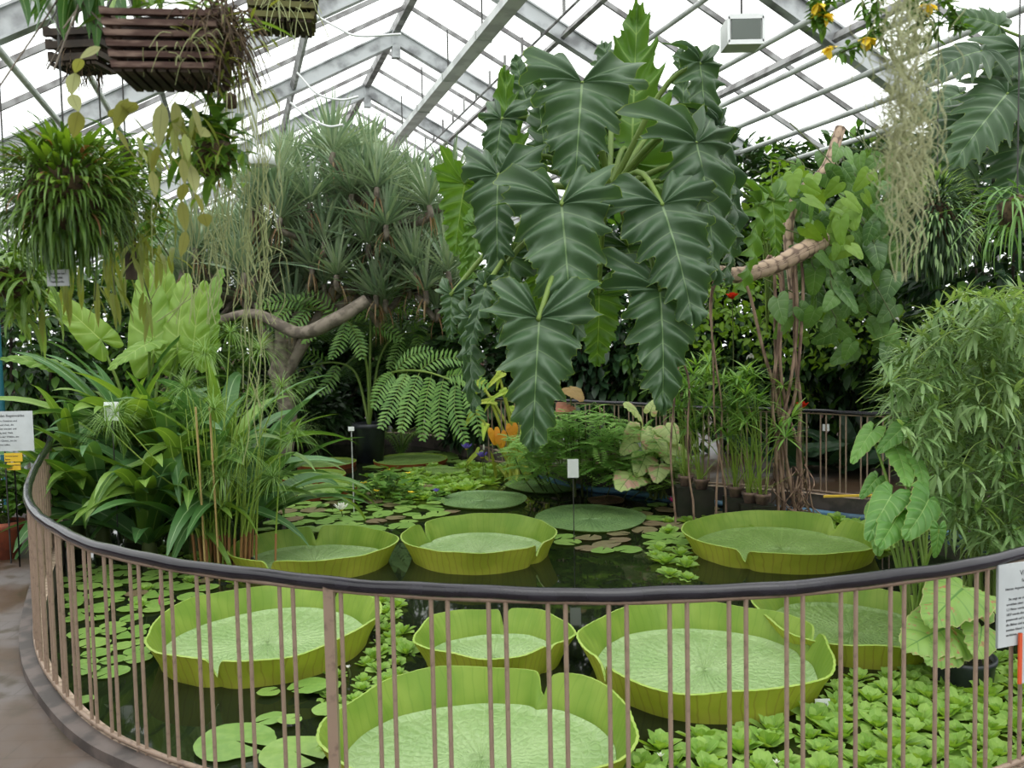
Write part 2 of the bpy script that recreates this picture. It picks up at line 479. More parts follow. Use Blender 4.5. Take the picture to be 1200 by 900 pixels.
# --- pond outline (plan), following the railing
front_px = [(31,570),(33,590),(45,605),(75,625),(110,640),(150,650),(200,660),(300,674),(400,684),(500,692),(600,695),(720,698),(800,695),(900,690),(1000,682),(1100,668),(1200,650)]
RAILZ = .82
frontP = [at(x,y,RAILZ)[:2] for x,y in front_px]
frontP = [at(60,519,RAILZ)[:2], at(45,540,RAILZ)[:2]] + frontP
rest = [(2.75,3.72),(3.6,4.7),(3.95,6.0)]
far_px = [(1080,487),(1000,484),(940,481),(870,479),(800,477),(740,473),(670,470)]
farP = [at(x,y,RAILZ)[:2] for x,y in far_px]
leftP = [np.array(p) for p in ((-.5,12.4),(-1.6,14.0),(-3.4,14.2),(-4.8,12.4),(-4.9,9.8))]
outline = np.array([*frontP, *[np.array(p) for p in rest], *farP, *leftP])
OUT = spline(np.hstack([outline, np.zeros((len(outline),1))]), 220, closed=True)[:,:2]
PC = np.array([0., 7.0])
# front rail path open curve, plan
RF = spline(np.array([[p[0],p[1],0] for p in ([np.array([-4.0,7.7])]+frontP+[np.array(q) for q in rest])]), 240)[:,:2]
for _ in range(60): RF[1:-1]=.25*RF[:-2]+.5*RF[1:-1]+.25*RF[2:]
RB = spline(np.array([[p[0],p[1],0] for p in farP+[np.array((-.3,10.7))]]), 80)[:,:2]

WATER_Z = -.15
# water: one sheet inside the basin
mb = MB(); n = len(OUT)
v = np.hstack([np.vstack([OUT, PC]), np.full((n+1,1), WATER_Z)])
f = np.stack([np.arange(n), (np.arange(n)+1)%n, np.full(n,n)],-1)
mb.add(v, f)
struct(mb.build('water', M['water'])); 
# basin wall, and floor around
def offs(P, d, closed=True):
    if closed: t = np.roll(P,-1,0)-np.roll(P,1,0)
    else: t = np.gradient(P,axis=0)
    t = t/np.linalg.norm(t,axis=1,keepdims=True)
    nrm_ = np.stack([t[:,1],-t[:,0]],-1)
    return P + nrm_*d
# orient: outward
sgn = 1 if np.mean(np.linalg.norm(offs(OUT,.1)-PC,axis=1)) > np.mean(np.linalg.norm(OUT-PC,axis=1)) else -1
def ring(mb, A, za, B, zb, mat=0):
    n=len(A); v=np.vstack([np.hstack([A,np.full((n,1),za)]), np.hstack([B,np.full((n,1),zb)])])
    i=np.arange(n); j=(i+1)%n
    mb.add(v, np.stack([i,j,n+j,n+i],-1), mat=mat)
I_ = offs(OUT,-.05*sgn); O_ = offs(OUT,.07*sgn)
mb = MB()
ring(mb, I_, -.7, I_, .045, 0); ring(mb, I_, .045, OUT, .05, 1); ring(mb, OUT, .05, O_, .045, 0); ring(mb, O_, .045, O_, -.02, 0)
struct(mb.build('kerb', [M['kerb'],M['kerb_pale']], smooth=False))
mb = MB(); O2 = PC + (OUT-PC)/np.linalg.norm(OUT-PC,axis=1,keepdims=True)*34
ring(mb, O_, 0, O2, 0); struct(mb.build('floor', M['floor']))
mb = MB(); ring(mb, OUT*0+PC+ (OUT-PC)*1.01, -.7, OUT*0+PC, -.7); struct(mb.build('floor_basin', M['kerb']))
# blue liner edge on the far side
mb = MB()
far_idx = [i for i,p in enumerate(OUT) if p[1]>5.8 and p[0]>.3]
seg = offs(OUT,-.09*sgn)[far_idx]
tube(mb, np.hstack([seg, np.full((len(seg),1), -.12)]), .035, 6); ob=struct(mb.build('trim_1', M['blueliner'])); ob['label']='blue pond liner edge below the far railing'

# --- walls
mb = MB()
WT=.15
def wall_box(mb,l0,l1,u0,u1,z0,z1,mat=0):
    Mx = np.eye(4); Mx[:3,0]=LX; Mx[:3,1]=UX; Mx[:3,2]=ZZ
    box(mb,(l0,u0,z0),(l1,u1,z1),mat,Mx)
for nm,(l0,l1,u0,u1) in {'wall_right':(LRIGHT,LRIGHT+WT,U0,U1),'wall_left':(LLEFT-WT,LLEFT,U0,U1),'wall_back':(LLEFT,LRIGHT,U1,U1+WT),'wall_front':(LLEFT,LRIGHT,U0-WT,U0)}.items():
    mb=MB(); wall_box(mb,l0,l1,u0,u1,-.02,1.0); struct(mb.build(nm, M['brick'], smooth=False))
# side glazing: sheets with mullions
k=0
for (side,l) in (('right',LRIGHT+.05),('left',LLEFT-.05)):
    k+=1
    fr=MB()
    for u in np.arange(U0,U1+.1,1.1):
        bar(fr, hp(l,u,1.0), hp(l,u,EAVE_Z), .06,.06, up=UX)
    bar(fr, hp(l,U0,1.0), hp(l,U1,1.0),.1,.06); bar(fr, hp(l,U0,EAVE_Z), hp(l,U1,EAVE_Z),.16,.14); bar(fr, hp(l,U0,1.75), hp(l,U1,1.75),.05,.05)
    o=struct(fr.build('window_%d'%k, M['steel'], smooth=False))
    g=MB(); g.add([hp(l,U0,1.0),hp(l,U1,1.0),hp(l,U1,EAVE_Z),hp(l,U0,EAVE_Z)],[[0,1,2,3]]); g.build('pane',M['glass'],o,smooth=False)
for u in (U0,U1+.05):
    k+=1
    fr=MB()
    for l in np.arange(LLEFT,LRIGHT+.1,.875):
        bar(fr, hp(l,u,1.0), hp(l,u,roof_z(l)-.02), .06,.06, up=LX)
    for z in (1.0,EAVE_Z,3.9):
        hl = min(HALF,(RIDGE_Z-z)/TS)
        bar(fr, hp(RL-hl,u,z), hp(RL+hl,u,z),.07,.07)
    o=struct(fr.build('window_%d'%k, M['steel'], smooth=False))
    g=MB(); g.add([hp(LLEFT,u,1.0),hp(LRIGHT,u,1.0),hp(LRIGHT,u,EAVE_Z),hp(RL,u,RIDGE_Z),hp(LLEFT,u,EAVE_Z)],[[0,1,2,3,4]]); g.build('pane',M['glass'],o,smooth=False)
# --- roof: main rafters, glazing bars, purlins, ridge, glass
def ridge_u(px,py): 
    return float(np.dot(at(px,py,RIDGE_Z),UX))
uA, uB = ridge_u(463,33), ridge_u(430,97)
BAY = uB-uA
nrmR = nrm(LX*TS+ZZ); nrmL = nrm(-LX*TS+ZZ)
mb=MB()
us=[uA+BAY*i for i in range(-6,12) if U0<uA+BAY*i<U1]
for u in us:
    for s_,nn in ((1,nrmR),(-1,nrmL)):
        bar(mb, hp(RL,u,RIDGE_Z-.12), hp(RL+s_*HALF,u,EAVE_Z-.12), .07,.2, up=nn)
        bar(mb, hp(RL,u,RIDGE_Z-.02), hp(RL+s_*HALF,u,EAVE_Z-.02), .13,.02, up=nn)
        bar(mb, hp(RL,u,RIDGE_Z-.24), hp(RL+s_*HALF,u,EAVE_Z-.24), .12,.02, up=nn)
    bar(mb, hp(RL,u,RIDGE_Z-.45), hp(RL,u,RIDGE_Z-.05), .12,.12, up=UX)
struct(mb.build('roof_rafters', M['steel'], smooth=False))
mb=MB()
nb=3
for u in us+[us[0]-BAY, us[-1]+BAY]:
    for j in range(1,nb):
        uu=u+BAY*j/nb
        if not U0<uu<U1: continue
        for s_,nn in ((1,nrmR),(-1,nrmL)):
            bar(mb, hp(RL,uu,RIDGE_Z-.02), hp(RL+s_*HALF,uu,EAVE_Z-.02), .03,.055, up=nn)
struct(mb.build('roof_glazing_bars', M['steel_dark'], smooth=False))
mb=MB()
bar(mb, hp(RL,U0,RIDGE_Z-.03), hp(RL,U1,RIDGE_Z-.03), .1,.14)
for s_,nn in ((1,nrmR),(-1,nrmL)):
    for dl in (1.55,3.2,5.1):
        l=RL+s_*dl
        bar(mb, hp(l,U0,roof_z(l)-.16), hp(l,U1,roof_z(l)-.16), .05,.09, up=nn)
# rack rod beside the right vent purlin
l=RL+1.3; tube(mb,[hp(l,U0,roof_z(l)-.28),hp(l,U1,roof_z(l)-.28)],.016,6)
for u in np.arange(U0,U1,.8): bar(mb, hp(l,u,roof_z(l)-.28), hp(l,u,roof_z(l)-.05),.03,.03,up=UX)
struct(mb.build('roof_purlins', M['steel_dark'], smooth=False))
for s_,nm in ((1,'roof_right'),(-1,'roof_left')):
    g=MB(); e=.01
    g.add([hp(RL,U0,RIDGE_Z+e),hp(RL,U1,RIDGE_Z+e),hp(RL+s_*HALF,U1,EAVE_Z+e),hp(RL+s_*HALF,U0,EAVE_Z+e)],[[0,1,2,3]])
    struct(g.build(nm, M['glass'], smooth=False))

# pipes under the right slope: from pixel on the pipe to the lateral offset
def lat_on_slope(px,py,drop,side):
    d = ray(px,py); dl=np.dot(d,LX); dz=d[2]; cl=np.dot(CO,LX)
    # z = RIDGE_Z-drop-TS*side*(l-RL)
    t=(RIDGE_Z-drop-TS*side*(cl-RL)-CAMH)/(dz+TS*side*dl)
    return cl+dl*t
pipes_px=[(758,48),(840,83),(858,118),(862,150),(878,175),(888,200),(1150,235)]
for i,(px,py) in enumerate(pipes_px):
    l=lat_on_slope(px,py,.3,1)
    mb=MB(); tube(mb,[hp(l,u,roof_z(l)-.3) for u in np.linspace(U0+.2,U1-.2,30)],.03,10)
    o=mb.build('heating_pipe',M['pipe']); tag(o,'pale grey heating pipe running under the right slope of the glass roof','pipe','heating pipes under the right roof slope')
for i,(px,py) in enumerate([(75,150),(147,163)]):
    l=lat_on_slope(px,py,.3,-1)
    mb=MB(); tube(mb,[hp(l,u,roof_z(l)-.3) for u in np.linspace(U0+.2,U1-.2,30)],.03,10)
    o=mb.build('heating_pipe',M['pipe']); tag(o,['pale grey pipe at the upper left, crossing behind the hanging fern ball','pale grey pipe under the left roof slope, just below the dark slatted basket'][i],'pipe')

# sectioned duct hanging under the ridge
mb=MB(); e=MB()
DZ=5.2
pa=at(605,-2,DZ); pb=at(452,180,DZ)
ld=np.dot(.5*(pa+pb),LX); ua=np.dot(pa,UX); ub=np.dot(pb,UX)
duct=thing_at('ventilation_duct',hp(ld,ub,DZ),'long pale sectioned duct hanging below the roof ridge','duct')
L0=np.linspace(ub,ua-6,9)
inv=hp(ld,ub,DZ)
for a_,b_ in zip(L0[:-1],L0[1:]):
    mb=MB(); bar(mb,hp(ld,a_-.02,DZ)-inv,hp(ld,b_+.02,DZ)-inv,.2,.1); bar(mb,hp(ld,a_,DZ+.07)-inv,hp(ld,b_,DZ+.07)-inv,.12,.05)
    bar(mb,hp(ld,a_-.0,DZ)-inv,hp(ld,a_-.06,DZ)-inv,.215,.12)
    mb.build('duct_section',M['pipe'],duct,smooth=False)
    mb=MB(); tube(mb,[hp(ld,a_,DZ+.05)-inv,hp(ld,a_,roof_z(ld)-.1)-inv],.012,6); mb.build('hanger',M['wire'],duct)

# hanging lamps
def floodlight(px,py,dep,wid,label):
    p=atd(px,py,dep); e=thing_at('floodlight',p,label,'lamp')
    mb=MB(); w_=wid/2; box(mb,(-w_,-.09,-w_*.72),(w_,.09,w_*.72)); box(mb,(-w_*.8,-.07,w_*.7),(w_*.8,.07,w_*.95)); mb.build('housing',M['pipe'],e,smooth=False)
    mb=MB(); box(mb,(-w_*.82,-.1,-w_*.56),(w_*.82,-.088,w_*.56)); mb.build('glass_front',M['lampglass'],e,smooth=False)
    mb=MB()
    for s_ in (-1,1):
        box(mb,(s_*w_*.98-.006,-.1,-w_*.7),(s_*w_*.98+.006,-.09,w_*.7)); box(mb,(-w_,-.1,s_*w_*.7-.012),(w_,-.09,s_*w_*.7+.012))
    mb.build('rim',M['white'],e,smooth=False)
    l=np.dot(p,LX); top=roof_z(l)-.1-p[2]
    mb=MB(); tube(mb,[(0,0,w_*.9),(0,0,top)],.006,6); mb.build('hanging_wire',M['wire'],e)
    return e
M['lampglass']=plain('lamp_glass',srgb(96,104,98),.15)
floodlight(869,41,5.0,.19,'small square floodlight hanging below the roof right of the huge leaves')
# reflector lamp at the left
p=atd(307,187,7.5); e=thing_at('reflector_lamp',p,'white reflector lamp at the foot of a pale vertical pole','lamp')
mb=MB(); lathe(mb,[(.02,.12),(.06,.1),(.1,.03),(.115,-.05),(.11,-.05),(.09,.03),(.02,.09)],20); mb.build('shade',M['white'],e)
mb=MB(); tube(mb,[(-.05,0,.05),(-.05,0,roof_z(np.dot(p,LX))-p[2]-.1)],.022,10); mb.build('pole',M['pipe'],e)
# looped white cables under the ridge
for (pts,lab) in (([(338,0),(395,32),(420,42),(470,40)],'upper white cable sagging under the roof'),([(348,85),(372,110),(400,117),(420,113)],'middle white cable sagging under the roof'),([(340,120),(362,138),(385,148),(402,146)],'lowest white cable sagging under the roof, over the spiky tree')):
    mb=MB(); P=spline([atd(x,y,9.5) for x,y in pts],20); tube(mb,P,.012,6); tag(mb.build('power_cable',M['white']),lab,'cable')
# ------------------------------------------------------------------ railings
def arclen(P):
    return np.concatenate([[0],np.cumsum(np.linalg.norm(np.diff(P,axis=0),axis=1))])
def resample(P,s):
    A=arclen(P); return np.stack([np.interp(s,A,P[:,i]) for i in range(P.shape[1])],-1)
def railing(name,path,label,pitch=.19,pair=.055,post_at=(),rr=.0225,maxn=100,phase=0,key=None):
    e=thing_at(name,(0,0,0),label,'railing')
    A=arclen(path)
    mb=MB(); s=np.linspace(0,A[-1],int(A[-1]/.05)); P=resample(path,s)
    jit=.0022*np.sin(s*9)+.0012*np.sin(s*23+1)
    tube(mb,np.hstack([P,(RAILZ+jit)[:,None]]),rr*(1+.03*np.sin(s*17)),14); mb.build('handrail',M['rubber'],e)
    mb=MB(); tube(mb,np.hstack([P,np.full((len(P),1),RAILZ-rr*.95)]),.011,6); mb.build('top_bar',M['baluster'],e)
    mb=MB(); tube(mb,np.hstack([P,np.full((len(P),1),.068)]),.011,6); mb.build('bottom_bar',M['baluster'],e)
    ss=[]
    c=phase
    while c<A[-1]:
        ss+= [c-pair/2,c+pair/2]; c+=pitch
    ss=[x for x in ss if 0<x<A[-1]]
    B=resample(path,np.array(ss))
    B=np.array([b for b in B if key is None or key(b)])
    m0=MB(); tube(m0,[(0,0,.0),(0,0,RAILZ-.078)],.0076,8)
    me=m0.mesh('baluster',M['baluster'])
    B=B[np.argsort(np.linalg.norm(B,axis=1))]
    for i,b in enumerate(B[:maxn]):
        o=bpy.data.objects.new('baluster',me); COL.objects.link(o); o.parent=e; o.location=(b[0],b[1],.05)
    if len(B)>maxn:
        mm=MB()
        for b in B[maxn:]: tube(mm,[(b[0],b[1],.05),(b[0],b[1],RAILZ-.02)],.0085,6)
        o=mm.build('balusters_far',M['baluster'],e); o['kind']='stuff'
    for p in post_at:
        mm=MB(); box(mm,(p[0]-.017,p[1]-.017,.045),(p[0]+.017,p[1]+.017,RAILZ-.01)); mm.build('post',M['baluster'],e,smooth=False)
    return e
def nearest(path,px,py):
    q=at(px,py,RAILZ)[:2]; return path[np.argmin(np.linalg.norm(path-q,axis=1))]
# phase so that a pair of bars falls around pixel x=760
A_=arclen(RF); q=at(516,693,RAILZ)[:2]; iq=np.argmin(np.linalg.norm(RF-q,axis=1)); PITCHR=.189
front_rail=railing('pond_railing',RF,'curved black-topped railing with paired brown bars in front of the pond',pitch=PITCHR,phase=(A_[iq])%PITCHR,post_at=[nearest(RF,388,683)],key=lambda b: not (abs(at(388,683,RAILZ)[0]-b[0])<.03 and b[1]<4))
far_rail=railing('far_railing',RB,'railing along the far edge of the pond, before the dark greenery',post_at=[nearest(RB,780,476)],phase=.1,rr=.02)

# ------------------------------------------------------------------ signs
M['signwhite']=plain('sign_board',srgb(190,196,198),.5,0,srgb(178,184,186),4)
M['ink']=plain('black_print',srgb(52,54,58),.6)
M['orange']=plain('orange_stripe',srgb(206,84,44),.5)
M['silver']=plain('sign_edge',srgb(150,156,158),.4)
def text(body,size,loc,rot,mat,parent,align='CENTER',name='lettering',yscale=1):
    cu=bpy.data.curves.new(name,'FONT'); cu.body=body; cu.size=size; cu.align_x=align; cu.extrude=.0004
    tmp=bpy.data.objects.new(name,cu); COL.objects.link(tmp)
    dg=bpy.context.evaluated_depsgraph_get(); me=bpy.data.meshes.new_from_object(tmp.evaluated_get(dg))
    bpy.data.objects.remove(tmp); me.materials.clear(); me.materials.append(mat)
    o=bpy.data.objects.new(name,me); COL.objects.link(o); o.parent=parent; o.location=loc; o.rotation_euler=rot
    return o
def board(name,px0,py0,px1,py1,dep,label,mat,thick=.006,lines=(),cat='sign',stick=None,yaw=0,stickmat=None,size=None):
    """flat board facing the viewer's side; corners from the photo at distance dep"""
    c=atd((px0+px1)/2,(py0+py1)/2,dep); wd=(px1-px0)/F*dep; ht=(py1-py0)/F*dep
    e=thing_at(name,c,label,cat,rz=yaw)
    mb=MB(); box(mb,(-wd/2,0,-ht/2),(wd/2,thick,ht/2)); mb.build('panel',mat,e,smooth=False)
    for (s_,x,z,sz,al) in lines:
        text(s_,sz,(x*wd,-.001,z*ht),(PI/2,0,0),M['ink'],e,al)
    if stick is not None:
        mb=MB(); bar(mb,(0,thick+.004,-ht/2+ht*.6 if ht>.05 else ht/2),(0,thick+.004,stick-c[2]),.008,.008,up=(0,1,0)); mb.build('stake',stickmat or M['wire'],e,smooth=False)
    return e
# large board hung on the front rail
pA=at(1161,655,RAILZ); pB=at(1260,641,RAILZ)
dirr=nrm((pB-pA)*np.array([1,1,0])); yaw=math.atan2(dirr[1],dirr[0])
nrmv=np.array([-dirr[1],dirr[0],0])
org=pA-nrmv*.03; org[2]=RAILZ-.015
e=thing_at('information_board',org,'pale printed board hung from the railing, the larger of its two signs','sign',rz=yaw)
WB,HB=.36,.29
mb=MB(); box(mb,(0,-.004,-HB),(WB,.002,0)); mb.build('panel',M['signwhite'],e,smooth=False)
mb=MB(); box(mb,(-.004,-.005,-HB),(0,.003,0)); mb.build('edge_strip',M['silver'],e,smooth=False)
LW=[('Victoria cruziana',.185,-.045,.026,'CENTER'),('Santa-Cruz-Riesenseerose',.185,-.068,.015,'CENTER'),('Heimat: Argentinien, Paraguay, Bolivien',.03,-.092,.0125,'LEFT'),
('Sie zeigt ein enormes Wachstum: die Blätter',.045,-.128,.0125,'LEFT'),('erreichen einen Durchmesser von',.035,-.146,.0125,'LEFT'),('1,5 Meter werden.',.035,-.164,.0125,'LEFT'),
('1837 wurde diese Pflanze in England',.035,-.182,.0125,'LEFT'),('gesammelt und in Gärten gezogen,',.035,-.2,.0125,'LEFT'),('die Blüten sind anfangs weiss, am',.035,-.218,.0125,'LEFT'),('zweiten Abend rosa und dann',.035,-.236,.0125,'LEFT'),('verblühen.',.035,-.254,.0125,'LEFT')]
for (s_,x,z,sz,al) in LW: text(s_,sz,(x,-.0045,z),(PI/2,0,0),M['ink'],e,al)
e=thing_at('notice_board',org+dirr*.085+np.array([0,0,-.245])-nrmv*.012,'small notice with an orange left edge, overlapping the board on the railing','sign',rz=yaw)
mb=MB(); box(mb,(0,-.004,-.18),(.3,.001,0)); mb.build('panel',M['signwhite'],e,smooth=False)
mb=MB(); box(mb,(-.001,-.005,-.18),(.013,.0015,0)); mb.build('orange_edge',M['orange'],e,smooth=False)
for (s_,x,z,sz,al) in [('Bitte',.15,-.04,.026,'CENTER'),('keine Gegenstände',.15,-.08,.02,'CENTER'),('auch keine Kinder',.15,-.115,.02,'CENTER'),('Blätter setzen!',.15,-.15,.02,'CENTER')]:
    text(s_,sz,(x,-.0045,z),(PI/2,0,0),M['ink'],e,al)
# left info board
lns=[('Nutzpflanzen des Regenwaldes',0,.36,.026,'CENTER')]+[(['Tropische Pflanzen liefern Gewürze und','Früchte, Fasern, Harze und Holz, die','seit Jahrhunderten genutzt werden und','in vielen Ländern wichtig sind. Viele','wachsen im Unterwuchs der Wälder, am','Wasser oder in kleinen Gärten, wo sie','im Schatten hoher Bäume reifen.'][i],-.46,.24-.1*i,.019,'LEFT') for i in range(7)]
board('information_board',-32,482,39,529,6.5,'pale text board on the left, above the two yellow tags',M['signwhite'],lines=lns,stick=.0)
for (a,b,c_,d,lab) in ((5,531,26,541,'upper yellow tag under the pale text board'),(8,542,24,551,'lower yellow tag under the pale text board')):
    board('plant_tag',a,b,c_,d,6.4,lab,M['yellow'],lines=[('Ipomoea batatas',-.45,.1,.014,'LEFT'),('Batate',-.45,-.3,.014,'LEFT')],cat='label',stick=.0)
board('plant_label',55,316,80,335,2.6,'white label hanging under the big ball of strap leaves',M['signwhite'],lines=[('Bromeliaceae',0,.2,.008,'CENTER'),('Tillandsia',0,-.05,.008,'CENTER'),('Südamerika',0,-.3,.008,'CENTER')],cat='label')
board('plant_label',665,538,678,560,7.4,'white label on a stake beyond the flat lily pads',M['white'],cat='label',stick=-.45)
board('plant_label',955,819,973,838,4.05,'small white label between water lettuce and the largest rimmed pad',M['white'],lines=[('Pistia',0,.1,.02,'CENTER'),('stratiotes',0,-.25,.016,'CENTER')],cat='label',stick=-.45,stickmat=M['deadleaf'])
board('plant_label',964,497,972,505,9.4,'tiny white label among dark leaves behind the far railing',M['white'],cat='label',stick=0.0)
board('plant_label',408,500,415,505,8.8,'tiny white tag on a tall thin stake before the black tub',M['white'],cat='label',stick=-.45,stickmat=M['pipe'])
board('plant_label',107,790,113,797,5.4,'small dark tag low in the water behind the left bars',M['silver'],cat='label',stick=-.45) if False else None

# ------------------------------------------------------------------ giant water lilies
def pad_mat(name,c1,c2,cr):
    m, nt, out = _mat(name)
    uv=NN(nt,'ShaderNodeUVMap'); sep=NN(nt,'ShaderNodeSeparateXYZ'); nt.links.new(uv.outputs[0],sep.inputs[0])
    tc=NN(nt,'ShaderNodeTexCoord')
    no=NN(nt,'ShaderNodeTexNoise',Scale=3.0); no.inputs['Detail'].default_value=6; nt.links.new(tc.outputs['Object'],no.inputs['Vector'])
    vo=NN(nt,'ShaderNodeTexVoronoi',Scale=24.0); vo.feature='DISTANCE_TO_EDGE'; nt.links.new(tc.outputs['Object'],vo.inputs['Vector'])
    col=mixc(nt,smooth(nt,no.outputs[0],.35,.65),c1,c2)
    col=mixc(nt,smooth(nt,vo.outputs[0],0,.06,.35,0),col,cr)
    # radial veins
    ph=math_(nt,'PINGPONG',math_(nt,'MULTIPLY',sep.outputs[0],20.0),.5)
    col=mixc(nt,smooth(nt,ph,0,.03,.5,0),col,cr)
    p=NN(nt,'ShaderNodeBsdfPrincipled',Roughness=.36); nt.links.new(col,p.inputs['Base Color']); p.inputs['Specular IOR Level'].default_value=.5
    b=NN(nt,'ShaderNodeBump',Strength=.3,Distance=.012); nt.links.new(smooth(nt,vo.outputs[0],0,.25),b.inputs['Height']); nt.links.new(b.outputs[0],p.inputs['Normal'])
    tr=NN(nt,'ShaderNodeBsdfTranslucent'); nt.links.new(mixc(nt,1.0,col,(1.3,1.3,.5),'MULTIPLY'),tr.inputs[0])
    mx=NN(nt,'ShaderNodeMixShader'); mx.inputs[0].default_value=.12
    nt.links.new(p.outputs[0],mx.inputs[1]); nt.links.new(tr.outputs[0],mx.inputs[2]); nt.links.new(mx.outputs[0],out.inputs[0]); return m
def rim_mat(name,c1,c2,veinc,amt):
    m, nt, out = _mat(name)
    uv=NN(nt,'ShaderNodeUVMap'); sep=NN(nt,'ShaderNodeSeparateXYZ'); nt.links.new(uv.outputs[0],sep.inputs[0])
    tc=NN(nt,'ShaderNodeTexCoord'); no=NN(nt,'ShaderNodeTexNoise',Scale=5.0); nt.links.new(tc.outputs['Object'],no.inputs['Vector'])
    col=mixc(nt,smooth(nt,no.outputs[0],.35,.65),c1,c2)
    wob=math_(nt,'MULTIPLY_ADD',no.outputs[0],.02,sep.outputs[0])
    ph=math_(nt,'PINGPONG',math_(nt,'MULTIPLY',wob,70.0),.5)
    col=mixc(nt,smooth(nt,ph,0,.12,amt,0),col,veinc)
    p=NN(nt,'ShaderNodeBsdfPrincipled',Roughness=.5); nt.links.new(col,p.inputs['Base Color']); p.inputs['Specular IOR Level'].default_value=.3
    b=NN(nt,'ShaderNodeBump',Strength=.3,Distance=.008); nt.links.new(ph,b.inputs['Height']); nt.links.new(b.outputs[0],p.inputs['Normal'])
    tr=NN(nt,'ShaderNodeBsdfTranslucent'); nt.links.new(mixc(nt,1.0,col,(1.5,1.4,.35),'MULTIPLY'),tr.inputs[0])
    mx=NN(nt,'ShaderNodeMixShader'); mx.inputs[0].default_value=.35
    nt.links.new(p.outputs[0],mx.inputs[1]); nt.links.new(tr.outputs[0],mx.inputs[2]); nt.links.new(mx.outputs[0],out.inputs[0]); return m
M['padtop']=pad_mat('giant_pad_top',srgb(146,172,116),srgb(130,160,100),srgb(164,186,136))
M['padtop2']=pad_mat('giant_pad_top_olive',srgb(122,150,84),srgb(108,138,70),srgb(138,166,96))
M['padflat']=pad_mat('flat_pad_top',srgb(112,142,88),srgb(96,126,78),srgb(86,112,68))
M['padbrown']=pad_mat('old_pad_top',srgb(112,104,70),srgb(90,108,66),srgb(80,76,56))
M['padred']=pad_mat('red_brown_pad_top',srgb(112,86,70),srgb(96,80,64),srgb(80,66,56))
M['rimin']=rim_mat('rim_inner',srgb(142,168,72),srgb(122,154,58),srgb(100,138,46),.3)
M['rimout']=rim_mat('rim_outer',srgb(192,194,80),srgb(176,182,68),srgb(150,124,62),.45)
M['rimred']=rim_mat('rim_outer_red',srgb(140,76,44),srgb(120,60,40),srgb(90,46,34),.4)
M['rimtop']=plain('rim_lip',srgb(132,162,64),.5,0,srgb(146,168,78),20)

PADS=[]
def giant_pad(xl,xr,yb,yf,h,label,notches,tilt=0,mats=('padtop','rimin','rimout'),seed=0,group=None,edge=None,flare=.075):
    r_=np.random.default_rng(seed+50)
    hz=385-.021*((xl+xr)/2-600)
    ztop=WATER_Z+h
    d2=(CAMH-ztop)*F/(yb-hz); d1=(CAMH-WATER_Z)*F/(yf-hz)
    dc=(d1+d2)/2
    R=(xr-xl)/2/F*dc; ry=max(.75,min(1.15,(d2-d1)/2/R))
    xc=((xl+xr)/2-600)/F*dc
    e=thing_at('giant_water_lily',(xc,dc,WATER_Z+.012),label,'lily pad',group)
    PADS.append((xc,dc,R,ry))
    seg=240
    a=np.arange(seg)*2*PI/seg
    pinch=np.zeros(seg); low=np.zeros(seg)
    for deg,wd,dp in notches:
        # wd: radians half width
        da=(a-math.radians(deg)+PI)%(2*PI)-PI
        pinch+=dp*.5*np.exp(-np.abs(da/(wd*.7))**1.2); low+=np.exp(-np.abs(da/(wd*.33))**1.5)
    low=np.clip(low,0,1)
    wav=.004*np.sin(a*9+seed)+.003*np.sin(a*17+seed*2)
    Rb=(R-flare)*(1-pinch+wav)
    # floor
    nr=26; rr=np.linspace(0,1,nr+1)[1:]
    AA,RR=np.meshgrid(a,rr)
    rad=RR*Rb[None]
    dim=.009*np.abs(np.sin(AA*20))*np.abs(np.sin(RR*PI*13))+.006*np.sin(AA*3+seed)*RR
    # edges curl up to the rim
    z=dim+.02*np.clip((RR-.93)/.07,0,1)**2
    V=np.stack([rad*np.cos(AA),rad*ry*np.sin(AA),z],-1).reshape(-1,3)
    V=np.vstack([V,[0,0,0]])
    i=(np.arange(nr-1)*seg)[:,None]; j=np.arange(seg)[None]; j2=(j+1)%seg
    f=np.stack([i+j,i+j2,i+seg+j2,i+seg+j],-1).reshape(-1,4)
    uv=np.vstack([np.stack([AA/(2*PI),RR],-1).reshape(-1,2),[0,0]])
    mb=MB(); mb.add(V,f,uv); jj=np.arange(seg)
    mb.add(V[list(range(seg))+[nr*seg]],np.stack([jj,(jj+1)%seg,np.full(seg,seg)],-1),uv[list(range(seg))+[nr*seg]])
    mb.build('pad_floor',M[mats[0]],e)
    # rim
    if h>.01:
        hh=h*(1-.8*low)*(1+.05*np.sin(a*4+seed)+.015*np.sin(a*11+seed))
        fl=flare*(1+.25*np.sin(a*5+seed*1.7))
        m_=9; t=np.linspace(0,1,m_)
        flute=.0015*np.cos(a*70)
        mb=MB()
        def surf(off,z0):
            rad=Rb[None]+off+ (fl[None]*(1-.35*np.clip(low,0,.6)[None]))*t[:,None]**1.25+flute[None]*t[:,None]
            return np.stack([rad*np.cos(a)[None],rad*ry*np.sin(a)[None],z0+(hh[None])*t[:,None]],-1)
        S1=surf(0,.012); S2=surf(.012,-.02)
        S2[...,2]=-.02+(hh[None]+.03)*t[:,None]
        uvr=np.stack(np.broadcast_arrays((a/(2*PI))[None],t[:,None]),-1)
        i=(np.arange(m_-1)*seg)[:,None]
        f=np.stack([i+j,i+j2,i+seg+j2,i+seg+j],-1).reshape(-1,4)
        mb.add(S1.reshape(-1,3),f,uvr,mat=0); mb.add(S2.reshape(-1,3),f[:,::-1],uvr,mat=1)
        top=np.vstack([S1[-1],S2[-1]+[0,0,0]])
        mb.add(top,np.stack([jj,(jj+1)%seg,seg+(jj+1)%seg,seg+jj],-1),np.zeros((2*seg,2)),mat=2)
        mb.build('raised_rim',[M[mats[1]],M[mats[2]],M['rimtop']],e)
    return e
